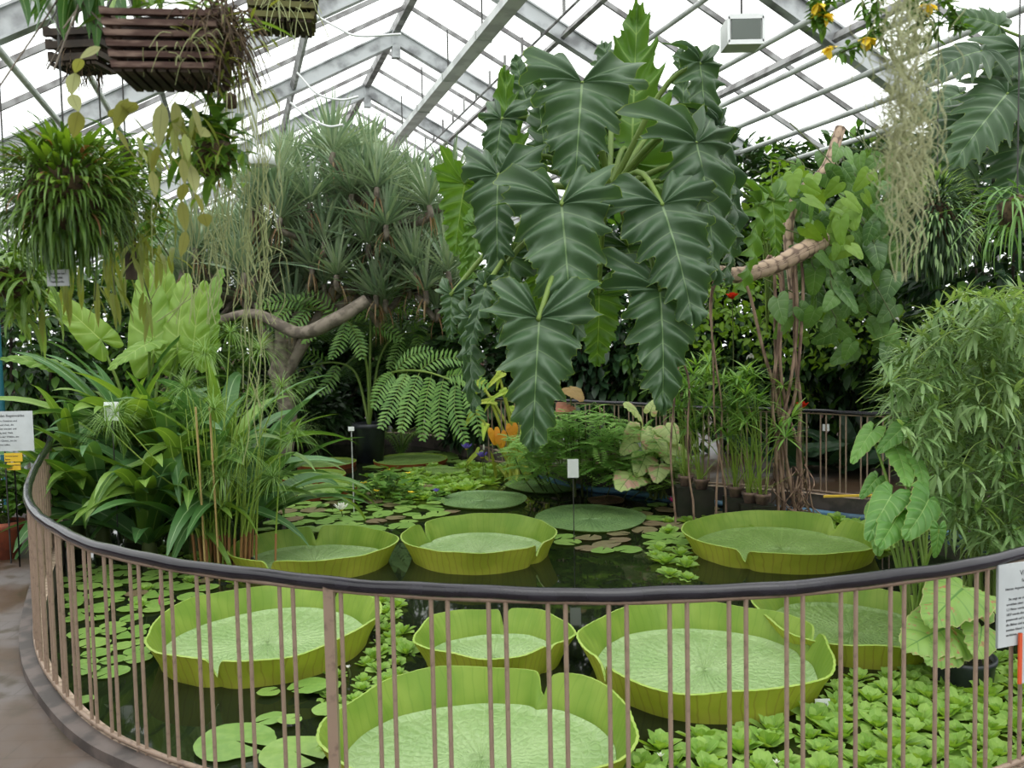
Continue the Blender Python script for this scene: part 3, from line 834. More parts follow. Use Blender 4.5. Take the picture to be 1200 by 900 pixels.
# angle: 0 = right, 90 = away from camera, 180 = left, 270 = towards camera
giant_pad(265,457,622,690,.15,'rimmed giant pad beside the reed clump, left of its twin',[(100,.13,.16),(250,.1,.05)],seed=1)
giant_pad(469,647,604,686,.16,'rimmed giant pad in mid pond, directly behind the handrail dip, two white pads behind',[(148,.12,.12),(322,.12,.16)],seed=2)
giant_pad(803,1027,603,681,.14,'olive rimmed giant pad below the hanging brown roots',[(35,.14,.16),(232,.12,.16)],seed=3,mats=('padtop2','rimin','rimout'))
giant_pad(170,432,692,822,.15,'rimmed giant pad behind the left bars, next to the pink bud',[(62,.13,.14),(262,.1,.1)],seed=4)
giant_pad(478,664,722,816,.14,'smallest front rimmed pad, wedged behind two larger ones',[(82,.11,.14),(318,.13,.12)],seed=5)
giant_pad(368,738,794,1010,.16,'nearest giant pad, cut off by the bottom of the picture',[(62,.09,.16),(240,.1,.1)],seed=6)
giant_pad(678,968,712,870,.15,'largest whole rimmed pad, beside the small white label on a stake',[(8,.1,.1),(205,.1,.05)],seed=7)
giant_pad(890,1108,688,802,.12,'olive rimmed giant pad by the black pot of mottled leaves',[(300,.08,.03)],seed=8,mats=('padtop2','rimin','rimout'))
# flat pads
for k,(xl,xr,yb,yf,lab,mt,h,rm) in enumerate([
 (512,616,577,604,'flat grey-green pad just behind the mid-pond rimmed pad','padflat',.004,'rimin'),
 (622,756,595,631,'widest flat dimpled pad, before the small red-brown pad','padflat',.004,'rimin'),
 (588,690,559,584,'flat green pad with the white label standing before it','padflat',.004,'rimin'),
 (696,776,559,580,'flat brownish pad below the cream caladium leaves','padbrown',.004,'rimred'),
 (685,731,584,597,'small red-brown flat pad floating alone on dark water','padred',.003,'rimred'),
 (436,521,531,553,'red-edged green pad near the black tub','padtop2',.03,'rimred'),
 (488,545,545,566,'flat green pad behind the floating yellow-flowered plants','padtop2',.004,'rimin'),
 (318,413,564,590,'red-edged pad, nearest of three beside the strap leaves','padtop2',.04,'rimred'),
 (326,400,551,573,'red-edged pad, middle of three beside the strap leaves','padtop2',.04,'rimred'),
 (346,413,536,557,'red-edged pad, farthest of three beside the strap leaves','padtop2',.04,'rimred'),
 ]):
    giant_pad(xl,xr,yb,yf,h,lab,[(200+37*k,.04,.05)],seed=20+k,mats=(mt,'rimin',rm),flare=.01)
# ------------------------------------------------------------------ plant materials
M['philo']=leaf_mat('giant_philodendron_leaf',srgb(54,80,52),srgb(76,102,72),vein=srgb(122,146,106),rough=.4,trans=.2,veins=8,vw=.045,midw=.03,vs=.8,noise=2,edge=srgb(120,140,60),edgew=.012,spec=.45,tcol=(1.6,1.9,.45))
M['philo_lit']=leaf_mat('backlit_philodendron_leaf',srgb(98,136,58),srgb(80,116,52),vein=srgb(130,160,88),rough=.45,trans=.34,veins=8,vw=.05,midw=.035,noise=2)  # yellow-green of light coming through the leaf, put into the base colour
M['heart']=leaf_mat('climber_leaf',srgb(64,98,50),srgb(100,138,68),vein=srgb(128,156,104),rough=.35,trans=.25,veins=5,vw=.07,midw=.04)
M['heart_young']=leaf_mat('young_climber_leaf',srgb(106,142,56),srgb(124,156,64),rough=.45,trans=.35)  # young leaves, a lighter yellow-green of their own
M['alo_yel']=leaf_mat('yellow_green_elephant_ear',srgb(96,132,48),srgb(126,156,68),vein=srgb(158,180,106),rough=.45,trans=.3,veins=7,vw=.07,midw=.04)
M['alo']=leaf_mat('elephant_ear_leaf',srgb(84,128,62),srgb(106,148,72),vein=srgb(140,170,104),rough=.45,trans=.3,veins=7,vw=.07,midw=.04,edge=srgb(150,164,92),edgew=.02)
M['cal']=leaf_mat('cream_caladium_leaf',srgb(196,208,150),srgb(176,192,128),vein=srgb(120,150,84),rough=.55,trans=.35,veins=5,vw=.09,midw=.05,edge=srgb(120,152,82),edgew=.06,blotch=srgb(206,164,150),blotch_s=9)
M['calgreen']=leaf_mat('mottled_caladium_leaf',srgb(128,164,88),srgb(148,180,98),vein=srgb(96,138,70),rough=.5,trans=.35,veins=6,vw=.09,midw=.05,edge=srgb(176,176,122),edgew=.03,blotch=srgb(176,124,96),blotch_s=26,blotch_t=.6)
M['strap']=leaf_mat('strap_leaf',srgb(76,114,46),srgb(120,152,66),vein=srgb(150,176,98),rough=.34,trans=.28,midw=.06,noise=1.5,spec=.5)
M['strap_blue']=leaf_mat('blue_green_strap_leaf',srgb(88,128,80),srgb(66,106,54),vein=srgb(140,168,124),rough=.36,trans=.25,midw=.06,noise=1.5)
M['pap']=leaf_mat('papyrus_thread',srgb(104,140,72),srgb(128,158,90),rough=.6,trans=.25)
M['reed']=leaf_mat('reed_stem',srgb(120,148,56),srgb(138,160,70),rough=.5,trans=.1)
M['reedpink']=leaf_mat('reed_base',srgb(158,106,72),srgb(136,110,64),rough=.6,trans=.1)
M['cane']=leaf_mat('dry_cane',srgb(176,150,96),srgb(160,140,92),rough=.6,trans=.05)
M['draco']=leaf_mat('dragon_tree_leaf',srgb(116,142,112),srgb(166,180,148),vein=srgb(146,168,134),rough=.5,trans=.2,midw=.12,tcol=(1.1,1.15,.8))
M['fern']=leaf_mat('fern_leaflet',srgb(92,132,66),srgb(122,160,84),rough=.5,trans=.3)
M['ferndark']=leaf_mat('dark_fern_leaflet',srgb(76,118,58),srgb(108,146,78),rough=.5,trans=.25)
M['dark']=leaf_mat('shade_leaf',srgb(34,58,30),srgb(52,82,38),rough=.42,trans=.15)  # deep shade of the back planting put into a dark leaf colour
M['dark2']=leaf_mat('glossy_dark_leaf',srgb(30,52,34),srgb(48,76,46),rough=.35,trans=.12)  # same painted-in shade, glossier leaf
M['mid']=leaf_mat('mid_green_leaf',srgb(62,98,40),srgb(92,130,50),rough=.45,trans=.3)
M['lime']=leaf_mat('lime_vine_leaf',srgb(92,130,44),srgb(120,152,56),rough=.5,trans=.35)
M['bamboo']=leaf_mat('bamboo_leaf',srgb(94,128,72),srgb(150,176,124),vein=srgb(140,168,116),rough=.45,trans=.3,midw=.1)
M['lettuce']=leaf_mat('water_lettuce_leaf',srgb(122,160,70),srgb(150,182,92),vein=srgb(168,196,120),rough=.55,trans=.35,veins=0,midw=.03)
M['smallpad']=leaf_mat('lily_pad',srgb(108,144,66),srgb(134,164,84),rough=.35,trans=.1,noise=4)
M['smallpad_old']=leaf_mat('ageing_lily_pad',srgb(110,116,74),srgb(116,100,78),rough=.4,trans=.1,noise=4)
M['mimosa']=leaf_mat('feathery_leaf',srgb(104,148,70),srgb(140,176,96),rough=.55,trans=.35)
M['ballfern']=leaf_mat('hanging_strap_leaf',srgb(58,92,40),srgb(104,136,58),rough=.38,trans=.25,vein=srgb(110,140,70))
M['olive']=leaf_mat('olive_flat_stem',srgb(108,124,58),srgb(136,146,76),rough=.55,trans=.3,vein=srgb(120,112,60))
M['olivepale']=leaf_mat('pale_leaf_cactus',srgb(150,154,104),srgb(132,136,80),rough=.55,trans=.35,vein=srgb(120,122,76))
M['string']=leaf_mat('hanging_cactus_string',srgb(138,150,96),srgb(164,170,124),rough=.6,trans=.15)
M['moss']=leaf_mat('spanish_moss',srgb(176,178,142),srgb(150,156,116),rough=.8,trans=.2)
M['arum']=leaf_mat('yellow_green_stalk',srgb(150,164,62),srgb(172,180,80),rough=.45,trans=.3,vein=srgb(196,204,110))
M['arumleaf']=leaf_mat('yellow_arrow_leaf',srgb(140,168,60),srgb(176,188,76),rough=.5,trans=.35,vein=srgb(210,214,120))
M['orangeleaf']=leaf_mat('orange_faded_leaf',srgb(222,160,40),srgb(206,140,50),rough=.6,trans=.3)
M['redleaf']=leaf_mat('reddish_leaf',srgb(150,96,78),srgb(140,116,70),rough=.6,trans=.3)
M['pinkp']=leaf_mat('pink_petal',srgb(220,120,160),srgb(232,150,180),rough=.5,trans=.3,tcol=(1,1,1))
M['magp']=leaf_mat('magenta_petal',srgb(200,30,110),srgb(214,50,130),rough=.5,trans=.3,tcol=(1,1,1))
M['purp']=leaf_mat('violet_petal',srgb(112,96,196),srgb(134,116,214),rough=.5,trans=.3,tcol=(1,1,1))
M['whitep']=leaf_mat('white_petal',srgb(236,236,230),srgb(246,246,240),rough=.5,trans=.3,tcol=(1,1,1))
M['yelp']=leaf_mat('yellow_petal',srgb(236,204,40),srgb(244,216,70),rough=.5,trans=.3,tcol=(1,1,1))
M['redp']=leaf_mat('red_petal',srgb(208,44,24),srgb(222,64,32),rough=.5,trans=.3,tcol=(1,1,1))

# ------------------------------------------------------------------ the giant philodendron
T_big=[leaf_tmpl(nv=8,N=110,M=9,W=.36,back=.62,a0=160,lobepk=3.4,lobe=.3,wave=.06,ruff=.065,bend=.35,side=.3,fold=.12,seed=i) for i in range(4)]
T_nar=[leaf_tmpl(nv=8,N=110,M=9,W=.27,back=.4,lobe=.34,wave=.06,ruff=.06,bend=.3,side=.5,fold=.15,seed=i+9) for i in range(2)]
ph=thing_at('giant_philodendron',(0,0,0),'huge philodendron of lobed dark leaves hanging in the middle of the glasshouse','plant')
C0=atd(714,225,6.5)
LEAVES=[ # attach x,y,depth, tip x,y,depth, template kind, sx, normal, material
 (682,97,6.1, 674,218,5.8,'b',1.18,(0,-1,.35),'philo'),
 (658,240,5.6, 674,398,5.3,'b',1.0,(.05,-1,.25),'philo'),
 (632,373,5.3, 622,526,5.1,'b',.98,(-.1,-1,.3),'philo'),
 (776,240,5.7, 822,372,5.4,'b',1.15,(.15,-1,.45),'philo'),
 (773,340,5.6, 786,482,5.4,'b',.98,(.25,-1,.2),'philo'),
 (816,168,6.0, 856,326,5.85,'b',.95,(.55,-.9,.2),'philo'),
 (840,150,6.3, 882,285,6.2,'n',1.0,(.8,-.7,.2),'philo'),
 (588,140,6.6, 574,218,6.5,'b',.85,(-.3,-.8,.5),'philo'),
 (618,120,6.9, 600,60,7.0,'n',1.3,(-.4,-.6,.6),'philo'),
 (560,262,6.7, 536,330,6.7,'b',.8,(-.5,-.8,.3),'philo_lit'),
 (655,250,7.4, 640,330,7.4,'b',1.1,(0,-1,.3),'philo_lit'),
 (820,75,6.3, 838,200,6.2,'n',1.0,(.5,-.9,.2),'philo'),
 (584,206,6.0, 577,322,5.8,'b',.98,(-.35,-1,.25),'philo'),
 (553,372,5.9, 545,482,5.8,'b',.55,(-.7,-.9,.1),'philo'),
 (530,345,6.2, 524,400,6.2,'b',.95,(-.3,-.9,.6),'philo'),
 (570,335,5.8, 540,420,5.7,'n',.8,(-.6,-.9,.3),'philo'),
 (740,190,6.9, 745,24,7.3,'b',.78,(.1,.9,.4),'philo_lit'),
 (598,215,6.8, 588,88,7.0,'b',.62,(-.2,.9,.4),'philo_lit'),
 (640,180,6.4, 622,88,6.3,'n',1.3,(-.6,-.6,.6),'philo'),
 (702,345,6.9, 702,432,7.0,'b',1.05,(.1,-1,.3),'philo_lit'),
 (545,215,7.0, 528,300,7.0,'b',1.1,(-.4,.9,.3),'philo_lit'),
 (888,240,7.0, 880,350,6.9,'n',1.1,(.9,-.5,.2),'philo_lit'),
 (905,235,7.3, 915,300,7.3,'b',.9,(.3,-.9,.4),'philo_lit'),
 (700,180,7.0, 640,75,7.2,'n',1.2,(-.2,-.7,.7),'philo'),
 (735,290,7.2, 770,372,7.2,'b',1.0,(.2,-1,.3),'philo'),
 (600,300,7.2, 585,392,7.2,'b',1.0,(-.3,-1,.3),'philo'),
 (640,290,7.3, 620,372,7.3,'b',1.0,(-.1,-1,.3),'philo_lit'),
 (850,220,6.6, 868,330,6.5,'b',.8,(.8,-.6,.2),'philo'),
 (720,110,7.3, 708,40,7.5,'b',1.0,(0,-.9,.5),'philo'),
 (800,150,7.2, 806,50,7.3,'b',.6,(.4,-.8,.4),'philo'),
 (560,265,6.6, 548,330,6.6,'n',1.3,(-.7,-.8,.2),'philo_lit'),
 (808,330,6.2, 800,400,6.2,'n',1.3,(.6,-.8,.2),'philo'),
]
stalks=MB()
for i,(ax,ay,da,tx,ty,dt,kd,sx,nn,mt) in enumerate(LEAVES):
    A=atd(ax,ay,da); T=atd(tx,ty,dt); Lg=np.linalg.norm(T-A)
    mb=MB(); tm=(T_big if kd=='b' else T_nar)[i%(4 if kd=='b' else 2)]
    place(mb,tm,A,T-A,nn,Lg,tint=rng.uniform(.3,.7),sx=sx)
    o=mb.build('leaf',M[mt],ph)
    if mt=='philo_lit': o['label']='yellow-green leaf, backlight put into its colour'
    mid=.5*(A+C0)+np.array([0,0,.18])+(A-C0)*.1
    P=spline([C0,mid,A+nrm(C0-A)*.03+np.array([0,0,.02]),A],14)
    tube(stalks,P,[.024,.012],8)
stalks.build('leaf_stalks',M['stem'],ph)
# trunk with round leaf scars
def trunk_mat():
    m, nt, out = _mat('scarred_trunk')
    uv=NN(nt,'ShaderNodeUVMap'); mp=NN(nt,'ShaderNodeMapping'); mp.inputs['Scale'].default_value=(5,9,1); nt.links.new(uv.outputs[0],mp.inputs[0])
    vo=NN(nt,'ShaderNodeTexVoronoi',Scale=1.0); vo.inputs['Randomness'].default_value=.35; nt.links.new(mp.outputs[0],vo.inputs['Vector'])
    c=mixc(nt,smooth(nt,vo.outputs['Distance'],.42,.62),srgb(176,152,130),srgb(104,84,70))
    c=mixc(nt,smooth(nt,vo.outputs['Distance'],.0,.09),srgb(96,74,58),c)
    p=NN(nt,'ShaderNodeBsdfPrincipled',Roughness=.7); nt.links.new(c,p.inputs['Base Color'])
    b=NN(nt,'ShaderNodeBump',Strength=.7,Distance=.02,_invert=True); nt.links.new(vo.outputs['Distance'],b.inputs['Height']); nt.links.new(b.outputs[0],p.inputs['Normal'])
    nt.links.new(p.outputs[0],out.inputs[0]); return m
M['trunk']=trunk_mat()
mb=MB()
tr=spline([C0,atd(780,290,6.9),atd(850,322,7.4),atd(905,312,7.7),atd(935,297,7.8),atd(966,282,8.2)],50)
s_=np.arange(50); tube(mb,tr,np.interp(s_,[0,15,49],[.045,.062,.085])*(1+.07*np.sin(s_*2.1)),14)
mb.build('trunk',M['trunk'],ph)
# second climbing stem
mb=MB(); tube(mb,spline([atd(930,350,8.2),atd(924,262,8.3),atd(940,225,8.4),atd(968,198,8.5),atd(985,150,8.6)],30),[.04,.055,.055,.05],12); 
ph2=mb.build('climber_trunk',M['trunk']); tag(ph2,'pale scarred climbing stem rising behind the heart-shaped leaves','plant stem')
# aerial roots
roots=[[(905,318),(915,330),(912,400),(905,470),(912,530),(922,615)],
 [(900,310),(912,304),(918,340),(914,420),(922,480),(938,540),(932,615)],
 [(912,308),(925,300),(930,330),(932,420),(938,470),(935,540),(940,615)],
 [(922,300),(935,296),(941,330),(938,400),(930,470),(910,520),(914,615)],
 [(870,322),(880,350),(893,405),(908,460),(916,520),(918,615)],
 [(895,312),(903,300),(908,330),(909,420),(915,500),(908,560),(926,615)],
 [(932,300),(934,380),(926,450),(917,500),(925,560),(935,615)],
 [(846,322),(834,350),(836,430),(838,500),(848,560),(852,600)],
 [(838,318),(832,360),(838,420),(846,480),(842,540),(838,600)],
 [(783,300),(780,380),(806,440),(806,500),(808,560),(815,600)],
 [(800,310),(798,400),(790,470),(786,530),(790,590),(792,606)]]
mb=MB()
for i,r in enumerate(roots):
    dd=8.02+.05*(i%3) if i<7 else 8.0
    rr_=.0135 if i<7 else .008
    P=spline([atd(x,y,dd) for x,y in r],40)
    P[-3:,2]=np.minimum(P[-3:,2],[-.1,-.17,-.25])
    tube(mb,P,[rr_,rr_*1.15,rr_*1.25],8)
mb.build('aerial_roots',M['root'],ph)
mb=MB()
for i in range(26):
    x0=rng.uniform(905,945); y0=rng.uniform(535,575); 
    pts=[(x0,y0),(x0+rng.uniform(-8,8),y0+15),(x0+rng.uniform(-18,18),y0+35),(x0+rng.uniform(-26,26),620)]
    P=spline([atd(x,min(y,604),8.05+rng.uniform(-.1,.12)) for x,y in pts],12); tube(mb,P,.006,5)
mb.build('root_tangle',M['root'],ph)
# hanging bits of root on the right
# ------------------------------------------------------------------ heart-leaved climber
T_heart=leaf_tmpl(nv=5,N=20,M=4,W=.42,back=.36,lobe=0,wave=.02,ruff=.015,bend=.4,side=.2,fold=.15)
cl=thing_at('heart_leaf_climber',(0,0,0),'climber with heart-shaped leaves around the pale scarred stem','climbing plant')
def px_cloud(n,poly,d0,d1):
    poly=np.array(poly,float); out=[]
    x0,y0=poly.min(0); x1,y1=poly.max(0)
    while len(out)<n:
        x,y=rng.uniform(x0,x1),rng.uniform(y0,y1)
        ins=False; j=len(poly)-1
        for i in range(len(poly)):
            if (poly[i,1]>y)!=(poly[j,1]>y) and x<(poly[j,0]-poly[i,0])*(y-poly[i,1])/(poly[j,1]-poly[i,1])+poly[i,0]: ins=not ins
            j=i
        if ins: out.append(atd(x,y,rng.uniform(d0,d1)))
    return np.array(out)
def down_dirs(n,spread=.6,fwd=-.2):
    return nrm(np.stack([rng.normal(0,spread,n),rng.normal(fwd,spread*.6,n),-np.ones(n)],-1))
def face(n,sp=.45,up=.3):
    return np.stack([rng.normal(0,sp,n),-np.ones(n),up+rng.normal(0,.3,n)],-1)
A=px_cloud(170,[(905,210),(940,185),(1000,165),(1060,190),(1075,250),(1065,330),(1050,400),(1000,420),(950,400),(900,370),(925,300),(900,250)],7.9,9.3)
mb=MB(); place(mb,T_heart,A,down_dirs(170,.9),face(170,.8),rng.uniform(.14,.27,170)); mb.build('foliage',M['heart'],cl)
A2=px_cloud(26,[(925,190),(990,165),(1040,180),(1000,300),(930,290)],7.7,8.2)
mb=MB(); place(mb,T_heart,A2,down_dirs(26,1.2),face(26,.8),rng.uniform(.12,.22,26)); o=mb.build('young_foliage',M['heart_young'],cl); o['label']='lighter yellow-green leaves'
mb=MB()
for i in range(0,170,3):
    tube(mb,spline([A[i]+[rng.normal(0,.2),.3,rng.uniform(.2,.5)],A[i]+[0,.1,.12],A[i]],8),.006,5)
mb.build('stems',M['stem_dark'],cl)

# ------------------------------------------------------------------ leaf clouds for the planting behind
def cloud(name,label,cat,c,r,n,size,mat,prof=prof_oval,W=.5,droop=.6,stems=10,group=None,base_z=0,zdir=-.15,seg=3,shell=.5,mats2=None,frac=.2):
    c=np.asarray(c,float); r=np.asarray(r,float)
    e=thing_at(name,(c[0],c[1],base_z),label,cat,group)
    off=np.array([c[0],c[1],base_z])
    n=int(n*1.35); d=rand_dirs(n); rad=rng.uniform(shell,1,n)**.6
    # clumpy surface
    cl_=1+.16*np.sin(d[:,0]*7+c[0])*np.cos(d[:,2]*6+c[1])+.1*np.sin(d[:,1]*13)
    P=c+d*r*(rad*cl_)[:,None]
    P[:,2]=np.maximum(P[:,2],base_z+.05)
    dr=nrm(d+rng.normal(0,.45,(n,3))+np.array([0,0,zdir]))
    s=rng.uniform(.7,1.3,n)*size*1.3
    k=int(n*frac) if mats2 else 0
    mb=MB(); blades(mb,P[k:]-off,dr[k:],s[k:],s[k:]*W,droop,prof,n=seg,fold=.25,roll=rng.uniform(-.9,.9,n-k)); mb.build('foliage',mat,e)
    if k:
        mb=MB(); blades(mb,P[:k]-off,dr[:k],s[:k],s[:k]*W,droop,prof,n=seg,fold=.25,roll=rng.uniform(-.9,.9,k)); mb.build('light_foliage',mats2,e)
    mb=MB()
    for i in range(stems):
        q=c+rand_dirs(1)[0]*r*.8-off; q[2]=max(q[2],.3)
        b0=np.array([rng.normal(0,.12)*min(1,r[0]),rng.normal(0,.1),-.03])
        tube(mb,spline([b0,b0*.4+q*.5+[0,0,.1],q],10),[.03,.008],6)
    mb.build('stems',M['bark_dark'],e)
    return e
# dark planting behind the far railing, right half
D=M
spec=[
 (600,430,12.6,(1.2,.8,1.35),'dark bushy shrub behind the yellow-green arrow-leaved plant',2600,.15,'dark',None),
 (700,400,12.2,(1.2,.8,1.5),'dark shrub behind the far railing, left of the hanging root curtain',2800,.15,'dark2',None),
 (800,385,11.8,(1.2,.8,1.55),'dense dark shrub behind the potted umbrella sedges',2800,.14,'dark','mid'),
 (900,390,11.6,(1.15,.8,1.6),'dark shrub with bright vine leaves behind the brown roots',3000,.13,'dark','lime'),
 (1000,390,11.4,(1.2,.8,1.6),'dark shrub behind the right end of the far railing',3000,.14,'dark2','mid'),
 (1110,370,10.6,(1.3,.9,1.7),'tall dark shrub behind the bamboo at the right',3200,.15,'dark','mid'),
 (860,250,12.4,(1.6,.9,1.0),'upper dark foliage mass behind the right side of the huge leaves',2600,.14,'dark','mid'),
 (1010,240,11.8,(1.4,.9,.9),'upper dark foliage behind the heart-shaped climber',2600,.14,'dark','mid'),
 (1185,300,8.6,(.9,.8,1.6),'dark foliage at the right edge above the bamboo',2200,.14,'dark2','mid'),
 (20,400,9.6,(.8,.6,1.1),'dark shrub at the left edge behind the text board',2000,.12,'dark','mid'),
 (60,430,12.5,(1.5,.9,1.5),'dark shrub behind the pale text board at the left',2800,.13,'dark','mid'),
 (170,420,13.0,(1.4,.9,1.4),'green shrub behind the yellow-green elephant ears',2600,.13,'mid','mid'),
 (300,450,15.2,(1.6,.9,1.3),'dark shrub below the spiky tree, left of the tub',2800,.14,'dark',None),
 (400,440,16.0,(1.7,.9,1.4),'dark shrub directly behind the potted fern',2800,.14,'dark2',None),
 (350,498,13.7,(.8,.35,.42),'low dark plant on the pond edge left of the tub',900,.12,'dark',None),
 (560,492,12.9,(.8,.4,.5),'low dark plant on the pond edge right of the potted fern',900,.12,'dark2','mid'),
 (395,494,14.6,(1.0,.35,.55),'low dark plant behind the black tub',900,.12,'dark2',None),
 (240,330,15.5,(1.6,.9,1.1),'upper foliage behind the left part of the spiky tree',2200,.16,'mid','mid'),
 (470,390,15.8,(1.6,.9,1.2),'upper dark foliage between the spiky tree and the huge leaves',2400,.16,'dark','mid'),
 (510,440,15.4,(1.7,.9,1.5),'dark shrub between the potted fern and the huge leaves',2800,.14,'dark','mid'),
]
for (px,py,dep,r,lab,n,sz,mt,m2) in spec:
    c=atd(px,py,dep); c[2]=max(c[2],r[2]*.9) if py>360 else c[2]
    cloud('shrub',lab,'shrub',c,r,n,sz,M[mt],prof_lance if rng.random()<.5 else prof_oval,W=.42,mats2=M[m2] if m2 else None,group='shrubs around the back of the pond')
# planting bed soil behind
mb=MB()
for (x0,x1,y0,y1) in ((.5,5.5,10.8,14),):
    pass
# broad dark leaves just behind the railing
T_broad=leaf_tmpl(nv=8,N=24,M=4,W=.2,back=.02,lobe=0,wave=.02,ruff=.01,bend=.7,side=.1,fold=.2,fan=.1,a0=110,a1=80)
e=thing_at('broad_leaf_plant',atd(1000,560,9.6)*[1,1,0],'large plain dark leaves arching behind the far railing by the tiny label','plant')
o0=np.array(e.location); mb=MB()
for i in range(34):
    x=rng.uniform(-.9,1.1); B=np.array([x,rng.uniform(-.1,.5),.02]); 
    L=rng.uniform(.45,.75); d_=nrm([rng.normal(0,.8),rng.normal(-.4,.5),rng.uniform(.25,1.0)])
    place(mb,T_broad,B+d_*.15,d_,[-d_[0]*.3,-.5,1],L,sx=1.3)
mb.build('leaves',M['dark2'],e)
# lime vine with white flowers behind the roots
e=thing_at('flowering_vine',(0,0,0),'lime-green vine with small white flowers behind the brown roots','climbing plant')
A=px_cloud(700,[(815,320),(900,300),(960,360),(1060,360),(1060,420),(960,430),(900,430),(850,400),(830,470),(815,400)],9.6,10.6)
mb=MB(); blades(mb,A,rand_dirs(700,-1,.2),rng.uniform(.07,.13,700),rng.uniform(.05,.08,700),.5,prof_oval,n=3,roll=rng.uniform(-1,1,700)); mb.build('foliage',M['lime'],e)
mb=MB()
for (x,y) in ((925,380),(940,342),(1038,378),(812,452),(1048,372),(880,415),(985,405)):
    mb=MB(); p=atd(x,y,9.5); blades(mb,np.repeat([p],6,0),rand_dirs(6,-.6,.4),.09,.035,.6,prof_lance,n=3)
    mb.build('flower',M['whitep'],e)
mb=MB()
for i in range(0,700,30): tube(mb,spline([A[i],A[i]+[.1,.1,.3],A[i]+[rng.normal(0,.3),.3,.8]],8),.006,5)
mb.build('stems',M['stem_dark'],e)
# red flowers
def flower(name,p,n,L,W,mat,label,cat='flower',up=.6,mid=None,stem_to=None,group=None,bud=False,rings=2):
    e=thing_at(name,p,label,cat,group)
    mb=MB()
    for k in range(rings):
        a=np.arange(n)*2*PI/n+k*PI/n; el=(up+.45*k) if not bud else 1.25+.1*k
        d=np.stack([np.cos(a)*math.cos(el),np.sin(a)*math.cos(el),np.full(n,math.sin(el))],-1)
        blades(mb,np.zeros((n,3)),d,L*(1-.18*k),W,-.3 if not bud else -.5,prof_lance,n=4,fold=.35)
    mb.build('petals',mat,e)
    if mid:
        mb=MB(); lathe(mb,[(0.001,0),(L*.18,L*.05),(L*.2,L*.2),(L*.1,L*.28),(.001,L*.3)],12); mb.build('centre',mid,e)
    if stem_to is not None:
        mb=MB(); tube(mb,spline([(0,0,.005),(.01,0,(stem_to-p[2])*.5),(0,0,stem_to-p[2])],6),.005,6); mb.build('stem',M['stem_dark'],e)
    return e
flower('hibiscus_flower',atd(940,479,9.2),6,.10,.08,M['redp'],'red flower in front of the far railing beside the roots',stem_to=.05)
flower('hibiscus_flower',atd(858,351,9.3),6,.10,.07,M['redp'],'small red flower high up beneath the right-hand huge leaves',stem_to=.9)
# ------------------------------------------------------------------ pond surface plants
def in_pads(x,y,m=1.04):
    return any(((x-a)/(R*m))**2+((y-b)/(R*ry*m))**2<1 for a,b,R,ry in PADS)
def in_poly(x,y,poly):
    ins=False; j=len(poly)-1
    for i in range(len(poly)):
        if (poly[i][1]>y)!=(poly[j][1]>y) and x<(poly[j][0]-poly[i][0])*(y-poly[i][1])/(poly[j][1]-poly[i][1])+poly[i][0]: ins=not ins
        j=i
    return ins
OL=[tuple(p) for p in offs(OUT,-.12*sgn)]
USED=[]
def scatter_px(poly,n,r,rj=.25,tries=60,m=1.04,z=None,gap=.85):
    """spots on the water inside a polygon of the photo"""
    z=WATER_Z if z is None else z
    W=[tuple(at(x,y,z)[:2]) for x,y in poly]
    xs=[p[0] for p in W]; ys=[p[1] for p in W]; out=[]
    for _ in range(n*tries):
        if len(out)>=n: break
        x,y=rng.uniform(min(xs),max(xs)),rng.uniform(min(ys),max(ys)); rr=r*rng.uniform(1-rj,1+rj)
        if not in_poly(x,y,W) or not in_poly(x,y,OL) or in_pads(x,y,m): continue
        if any((x-a)**2+(y-b)**2<((rr+q)*gap)**2 for a,b,q in USED): continue
        USED.append((x,y,rr)); out.append((x,y,rr))
    return out
# small lily pads: four meshes
def smallpad_mesh(seed,mat):
    r_=np.random.default_rng(seed); n=28; gap=.12
    a=np.linspace(gap,2*PI-gap,n); R=1+.03*np.sin(a*3+seed)+.02*r_.standard_normal(n)
    v=[[0,0,.0]]; 
    for q in (.5,1.):
        v+= [[R[i]*q*math.cos(a[i]),R[i]*q*math.sin(a[i]),.02*(q**2)*math.sin(a[i]*2+seed)+.015*q*math.sin(a[i]*5)] for i in range(n)]
    f3=[[0,1+i,2+i] for i in range(n-1)]; f4=[[1+i,1+n+i,2+n+i,2+i] for i in range(n-1)]
    mb=MB(); mb.add(v,f3,[[.5,.5]]*len(v),tint=r_.random()); 
    mb.F.append((np.array(f4),0))
    return mb.mesh('lily_pad',M[mat])
PM=[smallpad_mesh(i,'smallpad') for i in range(5)]; PO=[smallpad_mesh(i+7,'smallpad_old') for i in range(3)]
def add_pads(spots,label,group,old=.1):
    for (x,y,r) in spots:
        me=PO[int(rng.integers(3))] if rng.random()<old else PM[int(rng.integers(5))]
        o=bpy.data.objects.new('lily_pad',me); COL.objects.link(o)
        o.location=(x,y,WATER_Z+rng.uniform(.006,.02)); o.scale=(r,r,r); o.rotation_euler=(rng.normal(0,.03),rng.normal(0,.03),rng.uniform(0,6.28))
        tag(o,label,'lily pad',group)
